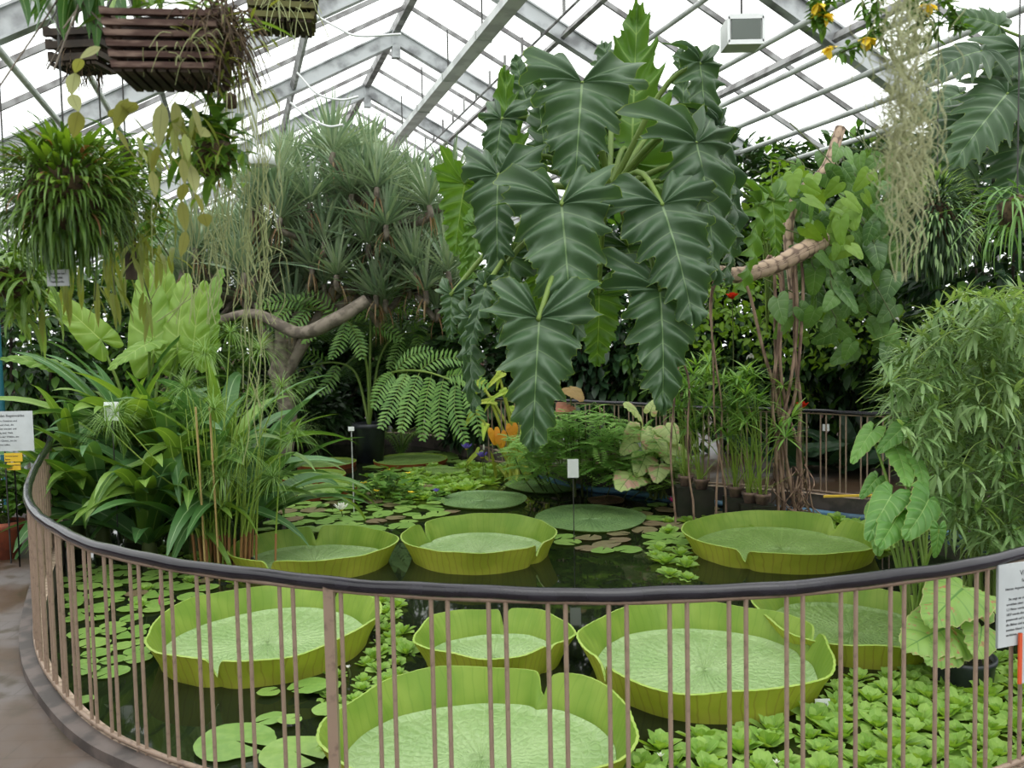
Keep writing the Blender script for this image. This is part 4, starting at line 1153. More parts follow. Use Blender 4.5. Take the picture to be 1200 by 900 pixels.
# single big round leaves low at the left
for (x,y,w_,lab) in ((276,873,48,'round floating leaf at the bottom, left of the thick brown post'),(345,886,42,'round floating leaf at the bottom, touching the thick brown post'),(362,812,24,'mid-size floating leaf between the left giant pad and the post'),(318,846,18,'small round leaf above the bottom-left floating leaves'),(340,850,15,'small round leaf left of the brown post, above the bottom leaves'),(315,815,14,'small notched leaf under the rim of the left giant pad'),(385,838,20,'small round leaf just right of the brown post'),(378,808,22,'rounded leaf at the right foot of the left giant pad'),(98,829,14,'lone small round leaf on dark water behind the left bars')):
    p=at(x,y,WATER_Z); r=w_/F*p[1]; USED.append((p[0],p[1],r*.9))
    o=bpy.data.objects.new('lily_pad',PM[int(x)%5]); COL.objects.link(o); o.location=(p[0],p[1],WATER_Z+.02+.01*(x%3)); o.scale=(r,r,r); o.rotation_euler=(.02,.03,x)
    tag(o,lab,'lily pad')
add_pads(scatter_px([(80,665),(250,665),(250,700),(170,720),(160,790),(95,790)],95,.085),'small round lily pad between the strap plant and the left railing','small pads at the left',.05)
add_pads(scatter_px([(345,585),(400,570),(520,570),(530,600),(470,618),(420,625),(300,628),(330,600)],95,.11),'small lily pad around the white water lily','small pads around the white flower',.15)
add_pads(scatter_px([(640,632),(760,590),(850,590),(850,612),(790,640),(700,650)],60,.12),'brownish-green lily pad around the magenta flower','small pads around the magenta flower',.65)
add_pads(scatter_px([(430,550),(560,512),(545,545),(440,565)],30,.16),'lily pad at the back near the violet flowers','small pads at the back',.05)
# water lettuce
def lettuce_mesh(seed):
    r_=np.random.default_rng(seed); mb=MB()
    for ring_,(n,el,L) in enumerate(((7,.32,1.0),(6,.75,.8),(4,1.15,.55))):
        a=np.arange(n)*2*PI/n+r_.uniform(0,6)+r_.normal(0,.15,n)
        d=np.stack([np.cos(a)*math.cos(el),np.sin(a)*math.cos(el),np.full(n,math.sin(el))],-1)
        LL=L*r_.uniform(.85,1.15,n)
        blades(mb,np.zeros((n,3))+d*.05,d,LL,LL*.6,-.25+.5*r_.random(n),prof_spat,n=5,fold=.3,roll=r_.normal(0,.2,n),tint=r_.random(n))
    return mb.mesh('water_lettuce',M['lettuce'])
LM=[lettuce_mesh(i) for i in range(6)]
def add_lettuce(spots,label,group):
    for (x,y,r) in spots:
        o=bpy.data.objects.new('water_lettuce',LM[int(rng.integers(6))]); COL.objects.link(o)
        o.location=(x,y,WATER_Z-.01); o.scale=(r,r,r*rng.uniform(.9,1.2)); o.rotation_euler=(rng.normal(0,.08),rng.normal(0,.08),rng.uniform(0,6.28))
        tag(o,label,'water plant',group)
add_lettuce(scatter_px([(740,930),(760,880),(900,850),(960,800),(1200,770),(1290,800),(1260,930)],190,.105,gap=.56,m=1.0),'water lettuce rosette in the bright carpet at the bottom right','water lettuce carpet')
add_lettuce(scatter_px([(420,700),(470,700),(480,790),(430,860),(395,860),(420,790)],34,.075,gap=.6,m=1.02),'water lettuce rosette between the left and middle giant pads','water lettuce between pads')
add_lettuce(scatter_px([(190,640),(290,680),(240,690),(150,715),(150,690)],14,.09,gap=.7,m=1.02),'water lettuce rosette near the reed clump','water lettuce by the reeds')
add_lettuce(scatter_px([(765,610),(830,600),(810,680),(765,670)],12,.1,gap=.8,m=1.02),'water lettuce rosette left of the olive pad under the roots','water lettuce left of the olive pad')
add_lettuce(scatter_px([(840,606),(980,592),(1040,604),(1045,640),(850,610)],40,.1,gap=.55,m=1.0,z=-.08),'water lettuce rosette by the root tangle and blue liner','water lettuce by the roots')
add_lettuce(scatter_px([(425,572),(520,545),(640,545),(600,560),(560,575),(505,578),(490,590)],60,.13,gap=.5,m=1.0),'bright water lettuce rosette before the yellow-green arrow plant','water lettuce at the back')
add_lettuce(scatter_px([(380,820),(395,790),(430,870),(390,890)],6,.07,gap=.7,m=1.02),'water lettuce rosette beside the brown post','water lettuce by the post')
add_lettuce(scatter_px([(785,598),(905,592),(905,612),(800,614)],14,.08,gap=.6,m=1.0,z=-.1),'water lettuce rosette in front of the clay pots','water lettuce before the pots')
# flowers on the pond
def waterlily(px,py,size,mat,label,stem=0.0,bud=False,n=9,group=None):
    p=at(px,py,WATER_Z+stem)
    flower('water_lily_flower',p,n,size,size*.32,mat,label,mid=None if bud else M['yelp'],stem_to=WATER_Z-.02,bud=bud,rings=2 if bud else 3,group=group)
waterlily(188,710,.075,M['pinkp'],'pink water lily bud behind the left bars',stem=.05,bud=True,n=6)
waterlily(400,599,.11,M['whitep'],'open white water lily beside the small pads',stem=.06)
waterlily(791,591,.10,M['magp'],'magenta water lily near the potted sedges',stem=.1)
for x,y,l,st in ((539,506,'violet water lily highest by the fern tips',.35),(547,527,'violet water lily left of the yellow-green stalks',.3),(565,537,'largest violet water lily at the foot of the yellow-green stalks',.25),(511,577,'pale violet water lily among small pads, lowest of the violet ones',.06)):
    waterlily(x,y,.11 if y!=577 else .06,M['purp'],l,stem=st)
waterlily(567,528,.08,M['whitep'],'white bud above the largest violet water lily',stem=.35,bud=True,n=6)
for x,y,l in ((408,783,'tiny white flower among water lettuce, upper left one'),(463,794,'tiny white flower among water lettuce beside the middle pad'),(774,887,'tiny white flower in the water lettuce under the largest pad'),(910,895,'tiny white flower at the bottom edge of the lettuce carpet')):
    waterlily(x,y,.022,M['whitep'],l,stem=.05,n=5)
# floating yellow-flowered plant
e=thing_at('yellow_floating_heart',at(450,585,WATER_Z),'bushy floating plant with small yellow flowers near the tall thin stake','water plant'); mb=MB()
n=170; P=np.stack([rng.normal(0,.28,n),rng.normal(0,.25,n),rng.uniform(.02,.3,n)],-1); P[:,2]*=np.exp(-(P[:,0]**2+P[:,1]**2)*6)+.15
d=rand_dirs(n,-.2,.6); blades(mb,P,d,.12,.11,.4,prof_oval,n=3); mb.build('leaves',M['mid'],e)
mb=MB(); 
for i in range(0,n,5): tube(mb,[P[i]*[.5,.5,0],P[i]],.006,5)
mb.build('stems',M['stem'],e)
for q in ((-.03,-.3,.14),(.33,-.3,.12),(.05,.1,.3),(-.2,-.1,.2),(.25,.15,.25)): mb=MB(); blades(mb,np.repeat([q],5,0),rand_dirs(5,.1,.6),.045,.035,.3,prof_oval,n=2); mb.build('flower',M['yelp'],e)

# ------------------------------------------------------------------ strap-leaved plant (left)
def strap_plant(name,label,crowns,mat,nl,L,W,cat='plant',mat2=None,pot=None,el=(.45,1.4),droop=(.8,1.9),az=None,prof=prof_strap,n=12,group=None):
    b=np.asarray(crowns[0],float); e=thing_at(name,(b[0],b[1],WATER_Z),label,cat,group)
    for mi_,mt in enumerate([mat]+([mat2] if mat2 else [])):
        mb=MB()
        for c in crowns:
            c=np.asarray(c,float)-np.array([b[0],b[1],WATER_Z]); k=nl//(2 if mat2 else 1)
            a=rng.uniform(0,2*PI,k) if az is None else rng.uniform(az[0],az[1],k)
            e_=rng.uniform(el[0],el[1],k)
            d=np.stack([np.cos(a)*np.cos(e_),np.sin(a)*np.cos(e_),np.sin(e_)],-1)
            LL=rng.uniform(L[0],L[1],k)
            blades(mb,c+d*[.06,.06,.0],d,LL,rng.uniform(W[0],W[1],k),rng.uniform(droop[0],droop[1],k),prof,n=n,fold=.28,roll=rng.normal(0,.25,k),twist=rng.normal(0,.5,k),bow=1.5)
        o=mb.build('leaves' if mi_==0 else 'second_leaves',mt,e)
    mb=MB()
    for c in crowns:
        c=np.asarray(c,float)-np.array([b[0],b[1],WATER_Z]); mb=MB(); tube(mb,[(c[0],c[1],-.05),c*[1,1,.5],c+[0,0,.05]],[.07,.06,.05],10); mb.build('crown',M['stem_dark'],e)
    return e
cr=[]
for x,y,dd,h in ((175,640,7.1,.05),(120,610,7.3,.15),(230,620,7.2,.1),(290,600,7.4,.1),(90,590,7.6,.25),(200,560,7.6,.4),(150,520,7.8,.6),(260,560,7.6,.4)):
    p=atd(x,y,dd); cr.append([p[0],p[1],WATER_Z+.1+h])
strap_plant('strap_leaf_plant','big clump of arching glossy strap leaves filling the left of the pond',cr,M['strap'],40,(.9,1.5),(.095,.165),mat2=M['strap_blue'],el=(.55,1.5),droop=(.6,2.0))
# fallen lower leaves: dark thick skirt
# white paper label in it
e=board('plant_label',122,471,139,493,7.0,'white tilted label half hidden among the strap leaves',M['white'],cat='label',stick=.0); 
# ------------------------------------------------------------------ yellow-green elephant ears (left)
T_ear=leaf_tmpl(nv=7,N=42,M=6,W=.4,back=.42,lobe=.03,wave=.03,ruff=.02,bend=.35,side=.25,fold=.15)
def ear_plant(name,label,leaves,base,mat,tm=None,nrmd=(0,-1,.4),sr=.018,cat='plant',stemmat=None,sx=1.0,smid='stalks',mat2=None):
    e=thing_at(name,base,label,cat); b=np.array(base,float); st=MB()
    for i,(ax,ay,da,tx,ty,dt,nn) in enumerate(leaves):
        A=atd(ax,ay,da)-b; T=atd(tx,ty,dt)-b; L=np.linalg.norm(T-A)
        mb=MB(); place(mb,tm or T_ear,A,T-A,nn or nrmd,L,tint=rng.random(),sx=sx); mb.build('leaf',mat2 if (mat2 and i%2) else mat,e)
        r0=np.array([rng.normal(0,.04),rng.normal(0,.04),0]); tube(st,spline([r0,r0*.5+A*.5+[0,0,A[2]*.15],A+nrm(r0-A)*.05,A],14),[sr,sr*.5],7)
    st.build(smid,stemmat or M['stem'],e); return e
b0=atd(175,560,8.3); b0[2]=WATER_Z
ear_plant('elephant_ear_plant','yellow-green elephant ears rising above the strap leaves at the left',[
 (118,398,8.2,56,338,8.0,(.3,-.9,.5)),(180,412,8.3,172,304,8.4,(.35,-.9,.1)),(208,408,8.3,212,318,8.4,(-.1,-.95,.1)),(238,404,8.3,248,312,8.4,(-.5,-.8,.1)),
 (192,400,8.6,190,306,8.6,(.1,-.9,.2)),(72,430,8.0,5,412,7.7,(.2,-.5,.9)),(175,402,8.0,126,424,7.6,(0,-.5,1)),(226,412,8.1,232,330,8.0,(-.2,-.9,.2))],
 b0,M['alo_yel'],sx=.62)
# ------------------------------------------------------------------ papyrus and reeds
def umbels(mb,tops,n,L,droop=1.2,w=.004,el=(-.2,1.2),prof=prof_grass,seg=4):
    for t in tops:
        a=rng.uniform(0,2*PI,n); e_=rng.uniform(el[0],el[1],n)
        d=np.stack([np.cos(a)*np.cos(e_),np.sin(a)*np.cos(e_),np.sin(e_)],-1)
        blades(mb,np.repeat([t],n,0),d,rng.uniform(.7,1.1,n)*L,w,droop,prof,n=seg,fold=.1)
e=thing_at('papyrus',at(255,668,WATER_Z),'papyrus clump with thread-like tufts in front of the strap leaves','plant'); b0=np.array(e.location)
tops=[atd(x,y,d_)-b0 for x,y,d_ in ((305,410,6.7),(240,415,6.7),(285,530,6.4),(260,560,6.5),(135,485,6.5),(330,455,6.7),(270,390,6.9),(218,455,6.8),(345,510,6.7),(300,470,6.5),(250,480,6.4),(320,560,6.6),(125,500,6.6))]
mb=MB(); umbels(mb,tops,120,.33,droop=1.3,w=.0055); mb.build('thread_tufts',M['pap'],e)
mb=MB()
for t in tops:
    r0=np.array([rng.normal(0,.06),rng.normal(0,.05),.02]); tube(mb,spline([r0,r0+[0,0,.3],t*.6+r0*.4+[0,0,t[2]*.08],t],12),[.008,.004],6)
mb.build('stems',M['reed'],e)
e=thing_at('reed_clump',at(262,668,WATER_Z),'clump of green reed stems with pinkish bases standing in the pond','plant')
g=MB(); r2=MB(); cn=MB()
for i in range(46):
    x,y=rng.normal(0,.11),rng.normal(0,.07); lx,ly=x*.5+rng.normal(0,.05),rng.normal(0,.05); H=rng.uniform(.5,1.35)
    tube(r2,[(x,y,0),(x+lx*.15,y+ly*.15,.28)],.009,6); tube(g,[(x+lx*.15,y+ly*.15,.28),(x+lx*.6,y+ly*.6,H*.6),(x+lx,y+ly,H)],[.008,.003],6)
g.build('stems',M['reed'],e); r2.build('pink_bases',M['reedpink'],e)
mb=MB(); lathe(mb,[(.001,0),(.2,0),(.22,.06),(.235,.06),(.235,.03),(.19,-.12),(.001,-.12)],24); mb.build('basket_rim',M['blackpot'],e)
for dx,lab in ((-.04,'left bare straw-coloured cane in the reed clump'),(.06,'right bare orange-brown cane in the reed clump')):
    mb=MB(); tube(mb,[(0,0,-.02),(-.01,0,.7),(-.02,0,1.28)],.008,7); o=mb.build('bamboo_cane',M['cane']); o.location=at(262,668,WATER_Z)+np.array([dx,-.28,0]); tag(o,lab,'cane')

# ------------------------------------------------------------------ dragon tree
dt=thing_at('dragon_tree',tuple(atd(330,520,12)*[1,1,0]),'spreading grey-green spiky-leaved tree under the glass roof, left of centre','tree'); b0=np.array(dt.location)
heads=[]
hp_px=[(400,165),(372,172),(430,170),(345,185),(455,185),(320,195),(480,200),(300,225),(505,215),(390,205),(420,215),(450,225),(360,215),(330,235),(475,240),(510,250),(280,250),(255,265),(230,275),(210,300),(400,250),(430,265),(370,260),(345,280),(460,275),(490,285),(520,280),(310,275),(290,300),(265,300),(240,310),(425,310),(395,300),(470,310),(505,315),(340,310),(375,320),(300,330),(440,195),(410,185),(495,235),(530,300),(385,235),(225,330),(260,335),(450,330),(355,335),(445,300)]
mb=MB(); dl=MB(); br=MB(); SR=atd(330,400,12)-b0; hubs=[atd(x,y,12.3)-b0 for x,y in ((280,345),(355,350),(425,335),(480,325),(400,280),(320,300),(450,260))]
for x,y in hp_px+[(a_+rng.normal(0,14),b_+rng.normal(0,12)+8) for a_,b_ in hp_px[:]]:
    p=atd(x+rng.normal(0,5),y+22+rng.normal(0,4),rng.uniform(11.2,13.6))-b0; 
    n=70; a=rng.uniform(0,2*PI,n); el=rng.uniform(.25,1.55,n)
    d=np.stack([np.cos(a)*np.cos(el),np.sin(a)*np.cos(el),np.sin(el)],-1)
    tn=np.clip(rng.normal(.45,.3,n),0,1)
    blades(mb,p+d*.03,d,rng.uniform(.5,.85,n),rng.uniform(.03,.042,n),rng.uniform(.1,.5,n),prof_lance,n=4,fold=.3,tint=tn,roll=rng.normal(0,.3,n))
    m_=6; a=rng.uniform(0,2*PI,m_); d=np.stack([np.cos(a),np.sin(a),rng.uniform(-1.5,-.4,m_)],-1)
    blades(dl,np.repeat([p-[0,0,.05]],m_,0),d,.4,.022,.8,prof_lance,n=3)
    h=hubs[int(np.argmin([np.linalg.norm((p-q)*[1,.3,1.2]) for q in hubs]))]
    tube(br,spline([h,h*.5+p*.5-[0,0,.15],p-[0,0,.15],p],10),[.05,.035],7)
for h in hubs: tube(br,spline([SR-[0,0,.5],SR*.7+h*.3+[rng.normal(0,.1),0,-.05],SR*.3+h*.7+[0,0,.12],h],14),[.09,.06,.05],9)
tube(br,spline([(0,0,-.02),(.1,0,.6),(-.05,0,1.2),SR-[0,0,.5],SR],16),[.14,.11,.1],12)
mb.build('foliage',M['draco'],dt); dl.build('dry_leaves',M['deadleaf'],dt); br.build('trunk_and_branches',M['bark'],dt)
# pale branch crossing low
mb=MB(); tube(mb,spline([atd(255,375,11.2),atd(300,368,11.2),atd(350,390,11.1),atd(392,375,11),atd(430,352,11.1)],30),[.05,.07,.09,.08],10); tag(mb.build('fallen_branch',M['bark']),'pale thick bare branch crossing above the fern fronds','branch')
# ------------------------------------------------------------------ ferns
def frond(mb,st,P,npin,plen,pw,sub=0,seg=2,sr=.008,skip=.12,mat=0,pd=.5,subw=.012):
    """P: rachis polyline"""
    n=len(P); t=nrm(np.gradient(P,axis=0)); L=arclen(P)
    tube(st,P,[sr,sr*.35],6)
    for sg in (-1,1):
        s=np.linspace(skip,.985,npin); pos=resample(P,s*L[-1]); tt=nrm(resample(t,s*L[-1]))
        sd=nrm(np.cross(tt,[0,0,1.])*sg-[0,0,.3])
        prof=np.sin(PI*np.clip((s-skip)/(1-skip)*.9+.12,0,1))**.7
        d=nrm(sd+tt*.35+[0,0,.08])
        if not sub: blades(mb,pos,d,plen*prof,pw,pd,prof_lance,n=seg,fold=.1)
        else:
            for q in range(npin):
                l=plen*prof[q]; m_=max(4,int(sub*prof[q])); u=np.linspace(.08,1,m_)
                ang=pd*u**1.3; h=nrm(d[q]*[1,1,0]); pp=pos[q]+np.outer(u*l,d[q]); pp[:,2]-=pd*.5*l*u**2
                dd=nrm(np.diff(pp,axis=0,append=[2*pp[-1]-pp[-2]])); s2=nrm(np.cross(dd,[0,0,1.]))
                for g2 in (-1,1):
                    blades(mb,pp,nrm(s2*g2+dd*.5),l*.2*np.sin(PI*np.clip(u*.85+.15,0,1))+.01,subw,.2,prof_lance,n=2,fold=.05)
def fern(name,label,base,fronds,mat,npin=26,plen=.35,pw=.03,sub=0,cat='fern',skip=.3,sr=.012,stemmat=None,pd=.5,subw=.014):
    e=thing_at(name,base,label,cat); b=np.array(base,float); mb=MB(); st=MB()
    for pts in fronds:
        P=spline([np.array(q)-b for q in pts],26); frond(mb,st,P,npin,plen,pw,sub,sr=sr,skip=skip,pd=pd,subw=subw)
    mb.build('fronds',mat,e); st.build('frond_stalks',stemmat or M['stem'],e); return e
tb=at(434,541,WATER_Z); TD=tb[1]
e=thing_at('black_tub',tb,'round black plastic tub standing in the water under the fern','pot')
rw=18.5/F*TD; hh_=46/F*TD
mb=MB(); lathe(mb,[(.001,.01),(rw*.84,.0),(rw*.98,hh_*.86),(rw*1.06,hh_*.88),(rw*1.08,hh_),(rw*.98,hh_),(rw*.9,hh_*.5),(.001,hh_*.5)],36); mb.build('body',M['blackpot'],e)
mb=MB(); lathe(mb,[(.001,hh_*.9),(rw*.97,hh_*.88)],24); mb.build('soil_top',M['soil'],e)
fb=tb+np.array([0,0,hh_*.9]); 
def fr(*pts): return [fb]+[atd(x,y,TD+dz) for x,y,dz in pts]
e=thing_at('potted_tree_fern',fb,'large fern with long arching fronds growing from the black tub','fern')
def comb(mb,st,P,n,L,W,N,sr=.005,lo=.08):
    """row of leaflets on both sides of a curve, lying across the direction N"""
    A_=arclen(P); s=np.linspace(lo,.98,n); pos=resample(P,s*A_[-1]); t=nrm(resample(nrm(np.gradient(P,axis=0)),s*A_[-1]))
    sd=nrm(np.cross(t,np.asarray(N,float))); pf=np.sin(PI*(s*.86+.1))**.6
    for g in (-1,1):
        d=nrm(sd*g+t*.55+rng.normal(0,.06,(n,3)))
        X=nrm(np.cross(d,np.asarray(N,float)))
        for k in range(n):
            l=L*pf[k]; p=pos[k]; x=X[k]*W/2
            v=[p-x*.5,p+x*.5,p+d[k]*l*.5-x,p+d[k]*l*.5+x,p+d[k]*l+[0,0,-l*.12]]
            mb.add(v,[[0,1,3,2]],[[0,0],[1,0],[0,.5],[1,.5],[.5,1]],tint=rng.random()); mb.F.append((np.array([[2,3,4]])+mb.n-5,0))
    tube(st,P,[sr,sr*.4],5,mat=1)
def spray(mains,nm,mat,L=.16,W=.03):
    """mains: (rachis px list, [pinna px lists])"""
    for rach,pins in mains:
        mb=MB(); st=mb; R_=spline([atd(x,y,TD+z)-fb if z is not None else np.zeros(3) for x,y,z in rach],24); tube(st,R_,[.022,.01],7,mat=1)
        for pn in pins:
            P=spline([atd(x,y,TD+z)-fb for x,y,z in pn],16); comb(mb,st,P,max(8,int(arclen(P)[-1]/.055)),L,W,nrm([rng.normal(0,.25),-1,rng.uniform(.1,.5)]))
        mb.build(nm,[mat,M['stem']],e)
spray([
 ([(434,498,None),(440,450,-.3),(462,436,-.9),(500,436,-1.4),(545,452,-1.7)],[
   [(462,437,-.9),(450,450,-1.2),(438,478,-1.5)],[(478,435,-1.1),(466,458,-1.4),(446,502,-1.7)],[(492,436,-1.3),(480,465,-1.6),(470,506,-1.9)],[(506,438,-1.4),(499,470,-1.7),(495,516,-2)],
   [(520,442,-1.5),(514,476,-1.8),(516,514,-2)],[(534,447,-1.6),(533,482,-1.9),(546,518,-2.1)],[(545,452,-1.7),(556,478,-1.9),(562,510,-2)],[(520,441,-1.5),(545,440,-1.8),(572,452,-2)],[(490,435,-1.3),(515,420,-1.4),(548,422,-1.5)],[(462,437,-.9),(480,418,-1),(506,410,-1.1)]]),
 ([(434,498,None),(430,430,0),(415,385,-.3),(380,364,-.5),(300,362,-.8)],[
   [(405,376,-.4),(400,398,-.6),(388,420,-.8)],[(385,366,-.5),(372,386,-.7),(356,402,-.9)],[(362,362,-.6),(348,380,-.8),(330,392,-1)],[(340,361,-.7),(326,374,-.9),(308,382,-1.1)],[(395,370,-.5),(376,352,-.6),(350,348,-.7)],[(370,362,-.5),(340,352,-.7),(300,358,-.9)],[(410,380,-.4),(420,400,-.6),(424,420,-.7)]]),
 ([(434,498,None),(434,400,.1),(436,350,.2),(450,326,.3)],[
   [(435,372,.1),(415,366,0),(396,372,-.1)],[(436,356,.2),(414,344,.1),(390,346,0)],[(440,342,.2),(424,328,.2),(404,326,.1)],[(436,366,.1),(458,358,0),(482,366,-.1)],[(438,350,.2),(462,340,.1),(490,346,0)],[(446,332,.3),(466,324,.2),(486,328,.1)],[(435,384,.1),(452,386,0),(470,398,-.1)]]),
 ([(434,498,None),(445,420,.4),(470,392,.5),(520,392,.4)],[
   [(470,392,.5),(466,412,.3),(456,432,.1)],[(490,389,.5),(490,410,.3),(484,430,.1)],[(508,390,.4),(514,410,.3),(514,430,.1)],[(520,392,.4),(535,406,.2),(545,424,.1)],[(480,390,.5),(500,376,.5),(526,372,.4)]]),
 ([(434,498,None),(418,440,.2),(392,425,.2),(350,432,.1)],[
   [(395,426,.2),(388,445,0),(374,462,-.2)],[(375,427,.2),(364,446,0),(350,460,-.2)],[(350,432,.1),(334,446,0),(318,458,-.2)],[(385,426,.2),(362,414,.1),(332,414,0)]]),
],'frond',M['fern'],L=.15,W=.034)
fern('tree_fern','broad fern spreading its fronds below the spiky tree',tuple(atd(470,520,13.6)*[1,1,0]),[
 [atd(470,520,13.6)*[1,1,0],atd(470,400,13.6),atd(x1,y1,13.4),atd(x2,y2,13.0)] for x1,y1,x2,y2 in ((430,350,370,360),(500,370,570,400),(470,350,480,330),(440,370,350,400),(520,400,575,450),(400,380,300,380),(440,400,380,450))]
 ,M['ferndark'],npin=34,plen=.6,sub=16,skip=.4,sr=.02,subw=.025)
fern('small_fern','low dark fern at the right foot of the black tub',tuple(at(470,533,WATER_Z)),[[at(470,533,WATER_Z)]+[at(470,533,WATER_Z)+np.array([math.cos(a)*r_,math.sin(a)*r_,h]) for r_,h in ((.15,.25),(.35,.36),(.6,.28))] for a in np.linspace(0,6,12)],M['fern'],npin=20,plen=.12,pw=.022,skip=.05)
# fern fronds lower left of tree: long horizontal sprays
# ------------------------------------------------------------------ yellow-green arrow plant
p=at(604,560,WATER_Z); p[1]-=.15
e=thing_at('arrow_leaf_plant',p,'bright yellow-green plant with thick fanned stalks and arrow leaves near the pond centre','plant'); b0=np.array(p)
mb=MB(); lf=MB(); d0=p[1]
T_arrow=leaf_tmpl(nv=5,N=20,M=3,W=.2,back=.55,lobe=0,wave=.01,ruff=.01,bend=.5,side=.2,fold=.3,lobew=.8)
for (x,y) in ((563,448),(575,470),(568,500),(590,460),(610,505),(625,520),(596,520),(585,440),(640,540),(556,480),(600,480),(560,530),(615,470)):
    t=atd(x,y,d0+rng.normal(0,.2))-b0; r0=np.array([rng.normal(0,.1),rng.normal(0,.06),0])
    P=spline([r0,r0*.6+t*.4+[0,0,t[2]*.1],t],10)
    tube(mb,P,[.034,.016],7)
    for k in range(2):
        dd=nrm([rng.normal(-.3,.8),-.3,rng.uniform(-1,.3)]); place(lf,T_arrow,t,dd,[0,-1,.6],rng.uniform(.16,.28),sx=.7)
# sheath leaves broad at the foot
n=16; blades(mb,np.stack([rng.normal(.02,.12,n),rng.normal(-.05,.05,n),np.zeros(n)],-1),np.stack([rng.normal(.15,.25,n),rng.normal(0,.1,n),np.ones(n)],-1),rng.uniform(.35,.62,n),.07,.1,prof_strap,n=4,fold=.5)
mb.build('stalks',M['arum'],e); lf.build('arrow_leaves',M['arumleaf'],e)
mb=MB()
for (x,y) in ((587,519),(600,510),(579,515)):
    t=atd(x,y,d0-.35)-b0; place(mb,T_heart,t+[0,0,.1],[.1,0,-1],[.2,-1,.2],.17)
mb.build('faded_leaves',M['orangeleaf'],e)
# ------------------------------------------------------------------ feathery mass
e=thing_at('feathery_water_mimosa',tuple(at(690,562,WATER_Z)),'low bush of feathery green leaves before the far railing','plant'); b0=np.array(e.location)
A=px_cloud(1000,[(605,560),(600,520),(640,490),(680,478),(720,490),(770,520),(800,545),(790,575),(740,562),(690,558),(640,556)],8.6,10.2)-b0
mb=MB(); st=MB()
for q in A:
    dd=nrm([rng.normal(0,1),rng.normal(-.5,.6),rng.uniform(-.2,.5)]); L=rng.uniform(.16,.3); m_=9
    u=np.linspace(.15,1,m_); pp=q+np.outer(u*L,dd); pp[:,2]-=.25*L*u**2
    s2=nrm(np.cross(dd,[0,0,1.]))
    for g2 in (-1,1): blades(mb,pp,nrm(s2*g2+dd*.4),L*.3*np.sin(PI*(u*.8+.15)),.034,.2,prof_oval,n=2,fold=.05,tint=rng.random())
for q in A[::25]: tube(st,spline([[q[0]*.7,q[1]*.7,-.02],q*[.9,.9,.5],q],6),.006,5)
mb.build('foliage',M['mimosa'],e); st.build('stems',M['stem_dark'],e)
# ------------------------------------------------------------------ caladiums
T_cal=leaf_tmpl(nv=5,N=22,M=4,W=.45,back=.5,lobe=.05,wave=.03,ruff=.03,bend=.5,side=.3,fold=.1)
b0=atd(770,560,9.0); b0[2]=-.1
ear_plant('cream_caladium','cream and pink mottled caladium before the far railing',[
 (748,484,9.0,738,472,8.8,None),(768,506,8.9,758,524,8.7,None),(780,500,8.9,792,515,8.7,None),(752,502,9.0,735,512,8.8,None),(762,482,9.1,768,468,9.1,None),(778,520,8.8,786,538,8.6,None),(756,535,8.7,748,552,8.5,None),(790,525,8.9,806,532,8.8,None),(740,520,8.8,728,530,8.7,None),(766,515,8.8,778,528,8.6,None),(742,556,8.6,728,565,8.3,(0,-.6,1)),(772,545,8.6,770,560,8.4,None),(788,545,8.8,800,556,8.7,None)],
 b0,M['cal'],tm=T_cal,nrmd=(0,-.8,.7),sr=.01,stemmat=M['stem_dark'],sx=1.2)
b0=atd(670,520,9.2); b0[2]=-.1
ear_plant('red_caladium','caladium with one red-green leaf left of the far railing',[(668,455,9.2,682,464,9.0,(0,-.4,1)),(664,474,9.2,656,481,9.0,None)],b0,M['redleaf'],tm=T_cal,nrmd=(0,-.8,.7),sr=.01,stemmat=M['stem_dark'])
# front caladium in pot
b0=at(1128,800,WATER_Z)
e=thing_at('black_pot',b0,'round black pot in the water lettuce below the mottled leaves','pot')
mb=MB(); lathe(mb,[(.001,-.1),(.12,-.1),(.145,.1),(.155,.12),(.155,.14),(.14,.14),(.13,.09),(.001,.085)],32); mb.build('body',M['blackpot'],e)
mb=MB(); lathe(mb,[(.001,.12),(.142,.115)],24); mb.build('soil_top',M['soil'],e)
D0=b0[1]
ear_plant('mottled_caladium','pale green caladium with pink specks in the black pot behind the front rail',[
 (1128,690,D0,1092,720,D0-.15,(-.1,-.6,1)),(1112,735,D0,1068,748,D0-.15,(-.2,-.7,.9)),(1150,735,D0-.05,1150,764,D0-.2,(0,-1,.4)),(1150,700,D0+.1,1185,715,D0,(.2,-.6,1)),(1140,715,D0+.2,1128,680,D0+.35,(0,-.7,.7)),(1112,758,D0-.1,1092,772,D0-.2,(0,-1,.8))],
 b0+np.array([0,0,.118]),M['calgreen'],tm=leaf_tmpl(nv=6,N=36,M=6,W=.46,back=.5,lobe=.05,wave=.035,ruff=.04,bend=.5,side=.3,fold=.1),sr=.006,stemmat=M['stem_dark'],sx=1.25)
# fresh leafed elephant ears at the right
b0=atd(1085,690,4.6); b0[2]=WATER_Z
ear_plant('elephant_ear_clump','elephant ears with pale leaf margins right of the far railing','' or [
 (1022,505,4.8,998,538,4.7,(-.5,-.7,.4)),(1062,498,4.8,1030,525,4.7,(-.3,-.7,.6)),(1050,525,4.8,1068,560,4.5,(0,-1,.3)),(1028,560,4.8,1010,580,4.7,(-.3,-.8,.6)),
 (1045,580,4.5,1018,625,4.3,(-.5,-.8,.2)),(1055,600,4.5,1038,632,4.2,(-.2,-.9,.3)),(1088,585,4.5,1072,625,4.2,(.2,-.9,.3)),(1100,620,4.2,1098,655,4.2,(0,-1,.3)),(1075,540,4.7,1090,575,4.5,(.3,-.8,.3)),(1030,600,4.7,1030,645,4.5,(-.3,-.9,.2))],
 b0,M['alo'],sr=.01,sx=.66)
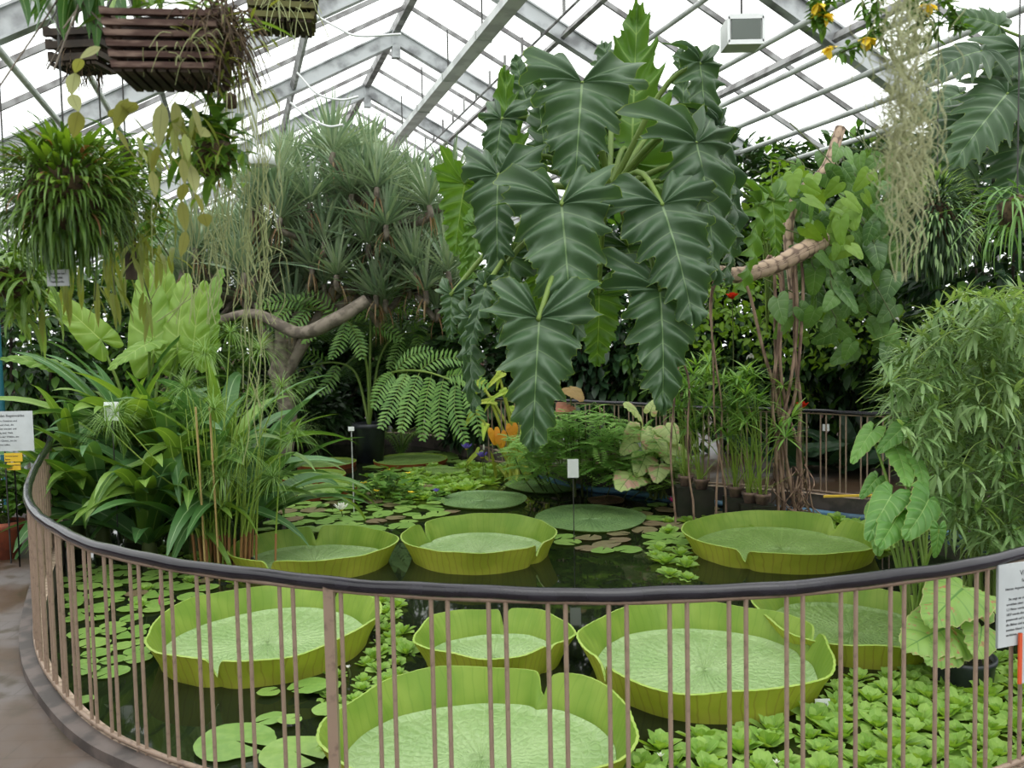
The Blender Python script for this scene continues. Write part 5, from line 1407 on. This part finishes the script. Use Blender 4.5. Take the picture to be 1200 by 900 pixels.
# ------------------------------------------------------------------ bamboo-like shrub at the right
bs=thing_at('bamboo_shrub',tuple(atd(1150,690,5.4)*[1,1,0]+[0,0,-.1]),'tall feathery bamboo-leaved shrub filling the right side','shrub'); b0=np.array(bs.location)
A=px_cloud(1150,[(1075,400),(1100,355),(1150,345),(1230,335),(1290,400),(1290,650),(1200,660),(1120,640),(1085,600),(1065,540),(1045,470),(1035,420)],4.6,6.2)-b0
mb=MB(); st=MB()
for i,q in enumerate(A):
    m_=int(rng.integers(6,10)); h=nrm([rng.normal(-.5,.7),rng.normal(-.5,.5),rng.uniform(-.5,.5)])
    d=nrm(h+rng.normal(0,.6,(m_,3)))
    blades(mb,q+d*.01,d,rng.uniform(.11,.18,m_),rng.uniform(.018,.028,m_),.45,prof_lance,n=3,fold=.15,tint=np.clip(rng.random()*.6+rng.random(m_)*.4,0,1))
    if i%2==0: tube(st,spline([q-h*.3-[0,0,.1],q-h*.12,q],6),.003,4)
for i in range(22):
    q=A[i*30]; r0=np.array([rng.normal(0,.15),rng.normal(0,.15),0]); tube(st,spline([r0,r0+[0,0,q[2]*.5],q*[.8,.8,.95],q],12),[.012,.004],6)
mb.build('foliage',M['bamboo'],bs); st.build('stems',M['stem'],bs)
# ------------------------------------------------------------------ umbrella sedges in pots
T_pots=[(804,564,8.35,455,'first umbrella sedge pot from the left'),(822,568,8.25,462,'second umbrella sedge pot from the left'),(862,577,8.1,430,'umbrella sedge pot in the middle of the row'),(879,584,8.0,475,'second umbrella sedge pot from the brown roots'),(893,586,7.95,455,'umbrella sedge pot nearest the brown roots')]
for i,(x,y,dd,ty,lab) in enumerate(T_pots):
    p=atd(x,y+5,dd); 
    e=thing_at('clay_pot',p,'weathered clay pot, '+['leftmost of the row','second from the left','middle of the row','second from the roots','nearest the brown roots'][i],'pot')
    mb=MB(); lathe(mb,[(.001,0),(.05,0),(.066,.07),(.076,.075),(.078,.1),(.066,.1),(.062,.06),(.001,.055)],20); mb.build('body',M['oldpot'],e)
    mb=MB(); lathe(mb,[(.001,.088),(.067,.086)],16); mb.build('soil_top',M['soil'],e)
    mb=MB(); box(mb,(-.1,-.09,WATER_Z-p[2]-.3),(.1,.09,-.001)); 
    o=mb.build('stone_block',M['wetstone'],smooth=False); o.location=p; tag(o,'submerged stone block carrying the clay pot, '+['leftmost','second from the left','middle','second from the roots','nearest the roots'][i],'stone')
    e=thing_at('umbrella_sedge',p+np.array([0,0,.088]),lab+', with starburst leaf whorls','sedge'); b0=np.array(e.location)
    H=(580-ty)/F*dd; tops=[np.array([rng.normal(0,.17),rng.normal(0,.14),H*rng.uniform(.45,1.12)]) for _ in range(11)]
    for t in tops: mb=MB(); umbels(mb,[t],22,.25,droop=.45,w=.02,el=(-.25,1.0),prof=prof_lance,seg=4); mb.build('leaf_whorl',M['mimosa'],e)
    mb=MB()
    for t in tops: tube(mb,spline([np.array([t[0]*.15,t[1]*.15,0]),np.array([t[0]*.4,t[1]*.4,t[2]*.6]),t],8),.004,5)
    n=9; blades(mb,np.zeros((n,3)),rand_dirs(n,.6,1),rng.uniform(.3,.6,n),.014,.4,prof_grass,n=4)
    mb.build('stems',M['reed'],e)
# yellow hoses along the kerb
for k in range(2):
    mb=MB(); tube(mb,[atd(x,y+4*k,8.0-.1*k) *[1,1,0]+[0,0,.075+.03*k] for x,y in ((965,598),(985,601),(1010,603),(1030,604))],.007,7); tag(mb.build('garden_hose',M['yellow']),['upper yellow hose lying on the far kerb','lower yellow hose lying on the far kerb'][k],'hose')
# ------------------------------------------------------------------ left outside: pots, radiator, pole
for i,(x,w_,lab) in enumerate(((8,36,'terracotta pot at the left edge, the nearer one'),(52,30,'terracotta pot behind the rail end, beside the left-edge one'))):
    dd=6.7+.2*i; p=atd(x,648,dd)*[1,1,0]; R=w_/2/F*dd*1.1; H=44/F*dd
    e=thing_at('terracotta_pot',p,lab,'pot')
    mb=MB(); lathe(mb,[(.001,0),(R*.72,0),(R*.95,H*.78),(R*1.04,H*.8),(R*1.06,H),(R*.95,H),(R*.9,H*.7),(.001,H*.7)],28); mb.build('body',M['terracotta'],e)
    mb=MB(); lathe(mb,[(.001,H*.93),(R*.96,H*.92)],20); mb.build('soil_top',M['soil'],e)
    e=thing_at('potted_shrub',p+np.array([0,0,H*.93]),['leafy green plant in the nearer terracotta pot','leafy green plant in the terracotta pot behind the rail end'][i],'plant')
    n=260; q=rand_dirs(n,-.2,1)*rng.uniform(.4,1,(n,1))*[R*1.7,R*1.5,.36]+[0,0,.12]
    q[:,2]=np.maximum(q[:,2],.03)
    mb=MB(); blades(mb,q,rand_dirs(n,-.4,.4),.08,.06,.6,prof_oval,n=3); mb.build('foliage',M['mid'],e)
    mb=MB(); 
    for k in range(0,n,16): tube(mb,spline([(0,0,-.01),q[k]*.5+[0,0,.03],q[k]],6),.005,5)
    mb.build('stems',M['stem_dark'],e)
p=atd(16,556,8.2)*[1,1,0]; e=thing_at('slatted_rack',p,'white slatted rack behind the yellow tags at the left','rack')
for k in range(16):
    mb=MB(); box(mb,(-.5+k*.06,0,.05),(-.475+k*.06,.02,.62)); mb.build('slat',M['signwhite'],e,smooth=False)
mb=MB(); box(mb,(-.52,.02,.58),(.46,.05,.62)); box(mb,(-.52,.02,.1),(.46,.05,.14)); box(mb,(-.52,.02,-.0),(-.48,.05,.6)); box(mb,(.42,.02,-.0),(.46,.05,.6)); mb.build('frame',M['signwhite'],e,smooth=False)
p=atd(0,450,8.0); mb=MB(); tube(mb,[(p[0],p[1],0),(p[0],p[1],roof_z(np.dot(p,LX))-.05)],.03,10); tag(mb.build('roof_post',M['teal']),'teal painted post at the left edge','post')

# ------------------------------------------------------------------ hanging baskets
def slat_basket(name,px0,px1,py0,py1,dep,label,wood,nsl,rz=0):
    W_=(px1-px0)/F*dep; H=(py1-py0)/F*dep; c=atd((px0+px1)/2,(py0+py1)/2,dep+W_*.4)
    e=thing_at(name,c,label,'hanging basket',rz=rz); D=W_*.82; t=H/(nsl*1.75)
    for k in range(nsl):
        z=-H/2+H*(k+.3)/nsl
        mb=MB()
        f_=.86+.14*k/nsl
        for s_ in (-1,1):
            if k%1==0: box(mb,(-W_/2*f_,s_*D/2*f_-.008,z),(W_/2*f_,s_*D/2*f_+.008,z+t))
            box(mb,(s_*W_/2*f_*.97-.008,-D/2*f_,z+t*.55),(s_*W_/2*f_*.97+.008,D/2*f_,z+t*1.45))
        mb.build('slat_course',wood,e,smooth=False)
    mb=MB()
    for k in range(9): box(mb,(-W_/2*.84+k*W_*.84/9,-D/2*.84,-H/2),(-W_/2*.84+(k+.7)*W_*.84/9,D/2*.84,-H/2+.01))
    mb.build('bottom_slats',M['bark_dark'],e,smooth=False)
    mb=MB(); d=rand_dirs(1); 
    lathe(mb,[(.001,-H*.42),(W_*.34,-H*.4),(W_*.42,0),(W_*.44,H*.4),(.001,H*.5)],16,sy=.82); mb.build('root_filling',M['soil'],e)
    mb=MB(); l=float(np.dot(c,LX)); top=roof_z(l)-.1-c[2]
    for sx_,sy_ in ((-1,-1),(1,-1),(1,1),(-1,1)): tube(mb,[(sx_*W_*.46,sy_*D*.46,H*.45),(0,0,H*.5+W_*1.1)],.003,5)
    tube(mb,[(0,0,H*.5+W_*1.1),(0,0,top)],.004,5); mb.build('hanging_wires',M['wire'],e)
    return e,W_,H,D
bk,W_,H_,D_=slat_basket('slatted_basket',136,268,28,97,2.2,'large dark wooden slatted basket hanging at the top left, trailing roots',M['wood'],6,rz=.12)
def fibers(e,n,c,r,L,mat,name,w=.0022,droop=1.0):
    mb=MB()
    for i in range(n):
        p0=np.array(c)+rand_dirs(1)[0]*np.array(r)*rng.uniform(.5,1); v=rand_dirs(1)[0]*L
        tube(mb,spline([p0,p0+v*.4,p0+v*.7+[0,0,-droop*L*.3],p0+v+[0,0,-droop*L*.8]],8),[w,w*.6],4,cap=False)
    return mb.build(name,mat,e)
fibers(bk,260,(.12,-.02,.05),(.08,.13,.07),.085,M['fiber'],'root_tangle')
fibers(bk,20,(.03,-.13,.0),(.11,.01,.06),.05,M['string'],'pale_roots',w=.0013)
mb=MB(); n=90; blades(mb,rng.normal(0,.06,(n,3))+[.13,-.05,.0],rand_dirs(n,-.6,.7)+[.3,0,0],rng.uniform(.04,.09,n),.008,.6,prof_lance,n=3); mb.build('small_leaves',M['olive'],bk)
mb=MB(); n=26; blades(mb,np.stack([rng.uniform(-.14,.16,n),rng.uniform(-.1,.1,n),np.full(n,.1)],-1),rand_dirs(n,.2,1),rng.uniform(.1,.22,n),.02,.7,prof_strap,n=5); mb.build('top_leaves',M['strap'],bk)
b2,_,_,_=slat_basket('hanging_plank_basket',65,132,40,82,3.0,'small dark basket half hidden left of the large slatted basket',M['bark_dark'],3,rz=-.1)
fibers(b2,120,(0,0,-.02),(.08,.07,.05),.05,M['fiber'],'root_tangle')
b3,w3,h3,d3=slat_basket('mossy_slatted_basket',290,373,-12,34,3.1,'mossy slatted basket cut off by the top edge, right of the large one',M['woodgreen'],4,rz=.2)
fibers(b3,40,(0,-.1,0),(.1,.02,.05),.09,M['string'],'pale_roots')
def hang_wire(e,c,up):
    mb=MB(); l=float(np.dot(c,LX)); tube(mb,[(0,0,up),(0,0,roof_z(l)-.1-c[2])],.003,5); mb.build('hanging_wire',M['wire'],e)
# ball of strap leaves
c=atd(78,232,2.6); e=thing_at('hanging_leaf_ball',c,'big hanging ball of dark strap leaves at the left edge','hanging plant')
n=1700; d=rand_dirs(n,-.95,1); R=.165
mb=MB(); blades(mb,d*R*rng.uniform(.5,1,(n,1)),nrm(d+[0,0,.35]),rng.uniform(.07,.13,n),rng.uniform(.008,.013,n),rng.uniform(1.0,2.6,n),prof_grass,n=6,fold=.3); mb.build('foliage',M['ballfern'],e)
n=120; d=rand_dirs(n,.1,1); mb=MB(); blades(mb,d*[.18,.15,.13],d,rng.uniform(.06,.13,n),.018,rng.uniform(.3,1.2,n),prof_strap,n=5); mb.build('top_leaves',M['lime'],e)
n=50; d=rand_dirs(n,-.4,1); mb=MB(); blades(mb,d*.15,d,rng.uniform(.06,.1,n),.009,1.4,prof_grass,n=5); mb.build('reddish_leaves',M['redleaf'],e)
mb=MB(); lathe(mb,[(.001,-.12),(.08,-.1),(.12,0),(.09,.1),(.001,.12)],16); mb.build('moss_core',M['fiber'],e); hang_wire(e,c,.1)
# olive trailing leaves right of the ball
c=atd(150,235,3.0); e=thing_at('trailing_olive_plant',c,'hanging plant with olive trailing leaves between the leaf ball and the strings','hanging plant')
mb=MB(); n=170; P=np.stack([rng.normal(0,.06,n),rng.normal(0,.07,n),rng.uniform(-.2,.18,n)],-1); d=rand_dirs(n,-1,.1)
blades(mb,P,d,rng.uniform(.07,.15,n),.018,.9,prof_strap,n=4); mb.build('foliage',M['olive'],e)
mb=MB(); n=170; P=np.stack([rng.normal(0,.08,n),rng.normal(0,.07,n),rng.uniform(-.1,.2,n)],-1); blades(mb,P,rand_dirs(n,-.2,1),rng.uniform(.08,.15,n),.015,1.2,prof_strap,n=4); mb.build('green_leaves',M['mid'],e)
mb=MB(); tube(mb,[(0,0,-.26),(0,0,.2)],.02,8); mb.build('stem',M['bark_dark'],e); hang_wire(e,c,.2)
# drooping olive leaves under the ball
c=atd(128,352,3.2); e=thing_at('drooping_leaf_cactus',c,'drooping olive leaf cactus below the hanging ball of strap leaves','hanging plant')
mb=MB(); n=56; P=np.stack([rng.normal(0,.13,n),rng.normal(0,.06,n),rng.uniform(-.02,.2,n)],-1); blades(mb,P,nrm(np.stack([rng.normal(0,.35,n),rng.normal(0,.3,n),-np.ones(n)],-1)),rng.uniform(.07,.17,n),.02,.2,prof_strap,n=4); mb.build('foliage',M['olive'],e)
mb=MB(); 
for i in range(0,n,6): tube(mb,spline([(0,0,.42),P[i]*.5+[0,0,.25],P[i]],6),.003,5)
mb.build('stems',M['stem_dark'],e); hang_wire(e,c,.4)
# left edge plant
c=atd(12,330,3.0); e=thing_at('edge_hanging_plant',c,'hanging plant with narrow green leaves cut by the left edge','hanging plant')
mb=MB(); n=150; blades(mb,rng.normal(0,.05,(n,3)),rand_dirs(n,-.6,.9),rng.uniform(.1,.22,n),.018,1.2,prof_strap,n=5); mb.build('foliage',M['strap'],e)
mb=MB(); lathe(mb,[(.001,-.06),(.05,-.05),(.06,.03),(.001,.06)],12); mb.build('moss_core',M['fiber'],e); hang_wire(e,c,.05)
# dark strap leaves at the very top left and pale flat leaves
c=atd(85,-25,2.4); e=thing_at('overhanging_leaves',c,'dark broad leaves hanging into the picture at the very top left','hanging plant')
mb=MB(); n=34; blades(mb,np.stack([rng.normal(0,.08,n),rng.normal(0,.05,n),rng.normal(.02,.02,n)],-1),nrm(np.stack([rng.normal(0,.5,n),rng.normal(0,.3,n),-.6*np.ones(n)],-1)),rng.uniform(.1,.22,n),.034,.6,prof_lance,n=5); mb.build('foliage',M['strap_blue'],e); 
mb=MB()
for i in range(8): tube(mb,spline([(0,0,.1),(rng.normal(0,.06),0,0),(rng.normal(-.02,.12),rng.normal(0,.05),-rng.uniform(.1,.3))],8),.0025,4)
mb.build('twigs',M['bark'],e); hang_wire(e,c,.08)
# leaf cactus chain with pale flat segments
mb=MB(); e=thing_at('pale_leaf_cactus',atd(210,125,2.25),'pale flat-leaved hanging cactus below the large slatted basket','hanging plant'); b0=np.array(e.location)
chains=[[(205,118),(208,160),(213,185),(216,215),(213,235),(218,270),(212,300)],[(205,118),(222,190),(228,225),(238,250),(243,265)],[(160,120),(140,135),(128,130)],[(190,120),(186,170),(178,200),(182,230)],[(118,55),(95,68),(88,85),(84,110),(92,130),(86,160)],[(225,120),(235,160),(240,150)],[(150,115),(135,150),(150,175),(165,195)]]
for ch in chains:
    P=[atd(x,y,2.25+rng.normal(0,.03))-b0 for x,y in ch]; mb=MB()
    for a_,b_ in zip(P[:-1],P[1:]):
        blades(mb,[a_],[b_-a_],np.linalg.norm(b_-a_)*1.08,rng.uniform(.026,.044),.0,prof_lance,n=6,fold=.15,roll=rng.normal(0,.5))
    mb.build('segment_chain',M['olivepale'],e)
mb=MB(); n=20; P=np.stack([rng.normal(0,.05,n),rng.normal(0,.03,n),rng.uniform(-.12,0,n)],-1); blades(mb,P,nrm(np.stack([rng.normal(0,.6,n),rng.normal(0,.3,n),-np.ones(n)],-1)),rng.uniform(.05,.09,n),.022,.3,prof_lance,n=4); mb.build('hanging_leaves',M['olive'],e)
# curtain of strings
e=thing_at('string_cactus',atd(270,120,2.7),'curtain of thin pale hanging stems left of centre','hanging plant'); b0=np.array(e.location); mb=MB()
for i in range(50):
    x=rng.normal(285,30) if i<38 else rng.normal(225,25); x=min(max(x,180),345); y0=rng.uniform(110,190); y1=rng.uniform(250,420) if i%6 else rng.uniform(430,560)
    if abs(x-285)>25: y1=min(y1,380)
    dd=2.7+rng.normal(0,.12); m_=10
    pts=[atd(x+(k/m_)*rng.normal(0,4)+rng.normal(0,1.6),y0+(y1-y0)*k/m_,dd)-b0 for k in range(m_+1)]
    pts=[np.array([0,0,.12])*.5+pts[0]*.5+[0,0,.05]]+pts
    tube(mb,spline(pts,30),.0013,4,cap=False)
    if i%3==0:
        q=pts[int(rng.integers(3,m_))]; 
        for g in range(3): tube(mb,spline([q,q+[rng.normal(0,.02),rng.normal(0,.02),-.03],q+[rng.normal(0,.035),rng.normal(0,.03),-.11]],6),.0014,4,cap=False)
mb.build('trailing_stems',M['string'],e); hang_wire(e,np.array(e.location),.05)
mb=MB(); lathe(mb,[(.001,-.02),(.018,-.015),(.02,.02),(.001,.03)],12); mb.build('moss_core',M['fiber'],e)
# small hanging pot with ferns
c=atd(248,172,2.45); e=thing_at('small_hanging_basket',c,'small hanging basket with broad leaves and ferns beside the pale pole','hanging basket')
mb=MB(); lathe(mb,[(.001,-.08),(.035,-.075),(.05,-.04),(.05,.01),(.042,.01),(.042,-.02),(.001,0)],20); mb.build('body',M['fiber'],e)
mb=MB(); n=120; blades(mb,rng.normal(0,.03,(n,3))*[1,1,1.5]+[0,0,.02],rand_dirs(n,-.6,1),rng.uniform(.06,.13,n),.024,1.1,prof_strap,n=5); mb.build('foliage',M['mid'],e)
mb=MB(); n=130; blades(mb,rng.normal(0,.04,(n,3))+[0,-.03,-.03],rand_dirs(n,-.8,.6),rng.uniform(.03,.06,n),.013,.8,prof_lance,n=3); mb.build('fern_leaves',M['lime'],e); hang_wire(e,c,.05)
mb=MB(); n=6; blades(mb,rng.normal(0,.03,(n,3)),rand_dirs(n,-.9,0),.12,.012,.2,prof_grass,n=3); mb.build('red_leaves',M['redleaf'],e)
# ------------------------------------------------------------------ right: moss, vine, balls, palmate leaves
e=thing_at('spanish_moss',atd(1065,-30,1.7),'long pale strands of hanging moss, out of focus, at the upper right','hanging plant'); b0=np.array(e.location); mb=MB()
for i in range(210):
    t=rng.random(); y0=-40+rng.uniform(0,230); ln=rng.uniform(40,120); cx=1062+8*math.sin(y0/60)+rng.normal(0,19 if y0<150 else 13); m_=8; dd=1.7+rng.normal(0,.05)
    ph_=rng.uniform(0,6); am=rng.uniform(2,14)
    pts=[atd(cx+am*math.sin(ph_+k*1.5)+rng.normal(0,1.5),y0+ln*k/m_+3*math.cos(ph_+k*2.1),dd+.01*math.cos(k*1.7+ph_))-b0 for k in range(m_+1)]
    tube(mb,spline(pts,26),.0009,4,cap=False)
mb.build('strands',M['moss'],e)
mb=MB()
for i in range(6):
    x=1062+rng.normal(0,8); pts=[atd(x+rng.normal(0,4),-40+370*k/9,1.7)-b0 for k in range(10)]; tube(mb,spline(pts,40),.0013,4)
mb.build('long_strands',M['moss'],e); hang_wire(e,np.array(e.location),-.02)
# yellow flowering vine
e=thing_at('yellow_flower_vine',atd(1020,-10,2.6),'vine with yellow flowers hanging in at the top right','climbing plant'); b0=np.array(e.location); mb=MB(); fl=MB(); st=MB()
vines=[[(960,-20),(958,10),(965,30)],[(1000,-20),(1020,25),(1010,50),(985,62)],[(1050,-20),(1080,10),(1095,25),(1088,45)],[(1090,-20),(1120,15),(1128,35)],[(1030,-20),(1028,20),(1040,60)],[(1000,-25),(975,-5),(958,18)],[(1070,-20),(1075,30),(1060,60)]]
for vv in vines:
    P=spline([atd(x,y,2.6)-b0 for x,y in vv],16); tube(st,P,.0025,4)
    for q in P[2:]: blades(mb,np.repeat([q],4,0)+rng.normal(0,.006,(4,3)),rand_dirs(4,-1,.4),rng.uniform(.03,.055,4),.016,.5,prof_lance,n=3)
for x,y in ((965,18),(973,56),(1088,5),(1016,45),(958,4)):
    q=atd(x,y,2.58)-b0; fl=MB(); blades(fl,np.repeat([q],7,0),rand_dirs(7,-1,.2),.036,.024,.5,prof_oval,n=3); fl.build('flower',M['yelp'],e)
mb.build('foliage',M['mid'],e); st.build('stems',M['stem_dark'],e); hang_wire(e,np.array(e.location),0)
# hanging ball right
c=atd(1098,265,4.6); e=thing_at('hanging_narrow_leaf_ball',c,'hanging ball of narrow dark leaves at the right behind the moss','hanging plant')
n=1500; d=rand_dirs(n,-1,1); mb=MB(); blades(mb,d*[.16,.16,.24]*rng.uniform(.4,1,(n,1)),nrm(d*.7+[0,0,-.35]),rng.uniform(.06,.12,n),.012,1.0,prof_lance,n=3); mb.build('foliage',M['dark'],e)
n=420; d=rand_dirs(n,-.8,1); mb=MB(); blades(mb,d*[.17,.17,.25],nrm(d+[0,0,-.1]),rng.uniform(.05,.1,n),.01,1.0,prof_lance,n=3); mb.build('outer_leaves',M['bamboo'],e)
mb=MB(); lathe(mb,[(.001,-.16),(.08,-.1),(.1,.05),(.001,.16)],14); mb.build('moss_core',M['fiber'],e); hang_wire(e,c,.15)
# big palmate leaves upper right
mb=MB(); _p=atd(1275,120,6.2); tube(mb,spline([(_p[0]+.1,_p[1],0),(_p[0]+.05,_p[1],1.2),(_p[0],_p[1],_p[2]-.6),_p],14),[.06,.05,.04],10); tag(mb.build('climbing_stem',M['bark']),'stem at the right edge carrying the lobed leaves','plant stem')
T_palm=leaf_tmpl(nv=8,N=110,M=7,W=.46,back=.62,lobe=.4,wave=.05,ruff=.02,bend=.5,side=.4,fold=.1,seed=3)
b0=atd(1275,120,6.2)
ear_plant('lobed_leaf_tree','tall plant with deeply lobed dark leaves at the top right corner','' or [
 (1150,60,5.6,1085,72,5.4,(-.2,-.8,.7)),(1180,110,5.5,1125,175,5.3,(-.3,-1,.3)),(1160,130,5.8,1095,150,5.6,(-.2,-.9,.6)),(1195,60,5.7,1215,150,5.5,(0,-1,.4)),(1140,180,6.0,1110,232,5.9,(-.3,-1,.2)),(1125,110,6.2,1072,130,6.1,(-.2,-.8,.6)),(1120,160,6.2,1075,195,6.1,(-.2,-1,.3)),(1200,170,5.8,1180,260,5.7,(-.2,-1,.1)),(1170,30,6.2,1120,10,6.2,(-.2,-1,.3)),(1100,200,6.3,1075,240,6.3,(-.3,-1,.2))],
 b0,M['philo'],tm=T_palm,sr=.014)
# narrow arching leaves at the right edge
c=atd(1192,245,3.4); e=thing_at('arching_epiphyte',c,'hanging plant with long narrow arching dark leaves at the right edge','hanging plant')
n=90; mb=MB(); blades(mb,rng.normal(0,.04,(n,3)),rand_dirs(n,-.5,.9),rng.uniform(.2,.36,n),.012,1.5,prof_grass,n=8,fold=.3); mb.build('foliage',M['ferndark'],e)
mb=MB(); lathe(mb,[(.001,-.07),(.06,-.06),(.07,.02),(.001,.06)],14); mb.build('moss_core',M['fiber'],e); hang_wire(e,c,.05)
# lime vine high in front of roof bars
e=thing_at('pale_climbing_vine',atd(905,330,8.8)*[1,1,1],'pale yellow-green vine beside the scarred stem, under the roof pipes','climbing plant'); b0=np.array(e.location)
A=px_cloud(170,[(880,225),(905,180),(935,200),(925,250),(905,300),(885,280)],8.6,9.2)-b0
mb=MB(); blades(mb,A,rand_dirs(170,-1,.5),rng.uniform(.06,.11,170),.06,.5,prof_oval,n=3); mb.build('foliage',M['lime'],e)
mb=MB(); 
for i in range(0,170,10): tube(mb,spline([(0,.2,-.5),A[i]*.5,A[i]],6),.006,5)
mb.build('stems',M['stem'],e)
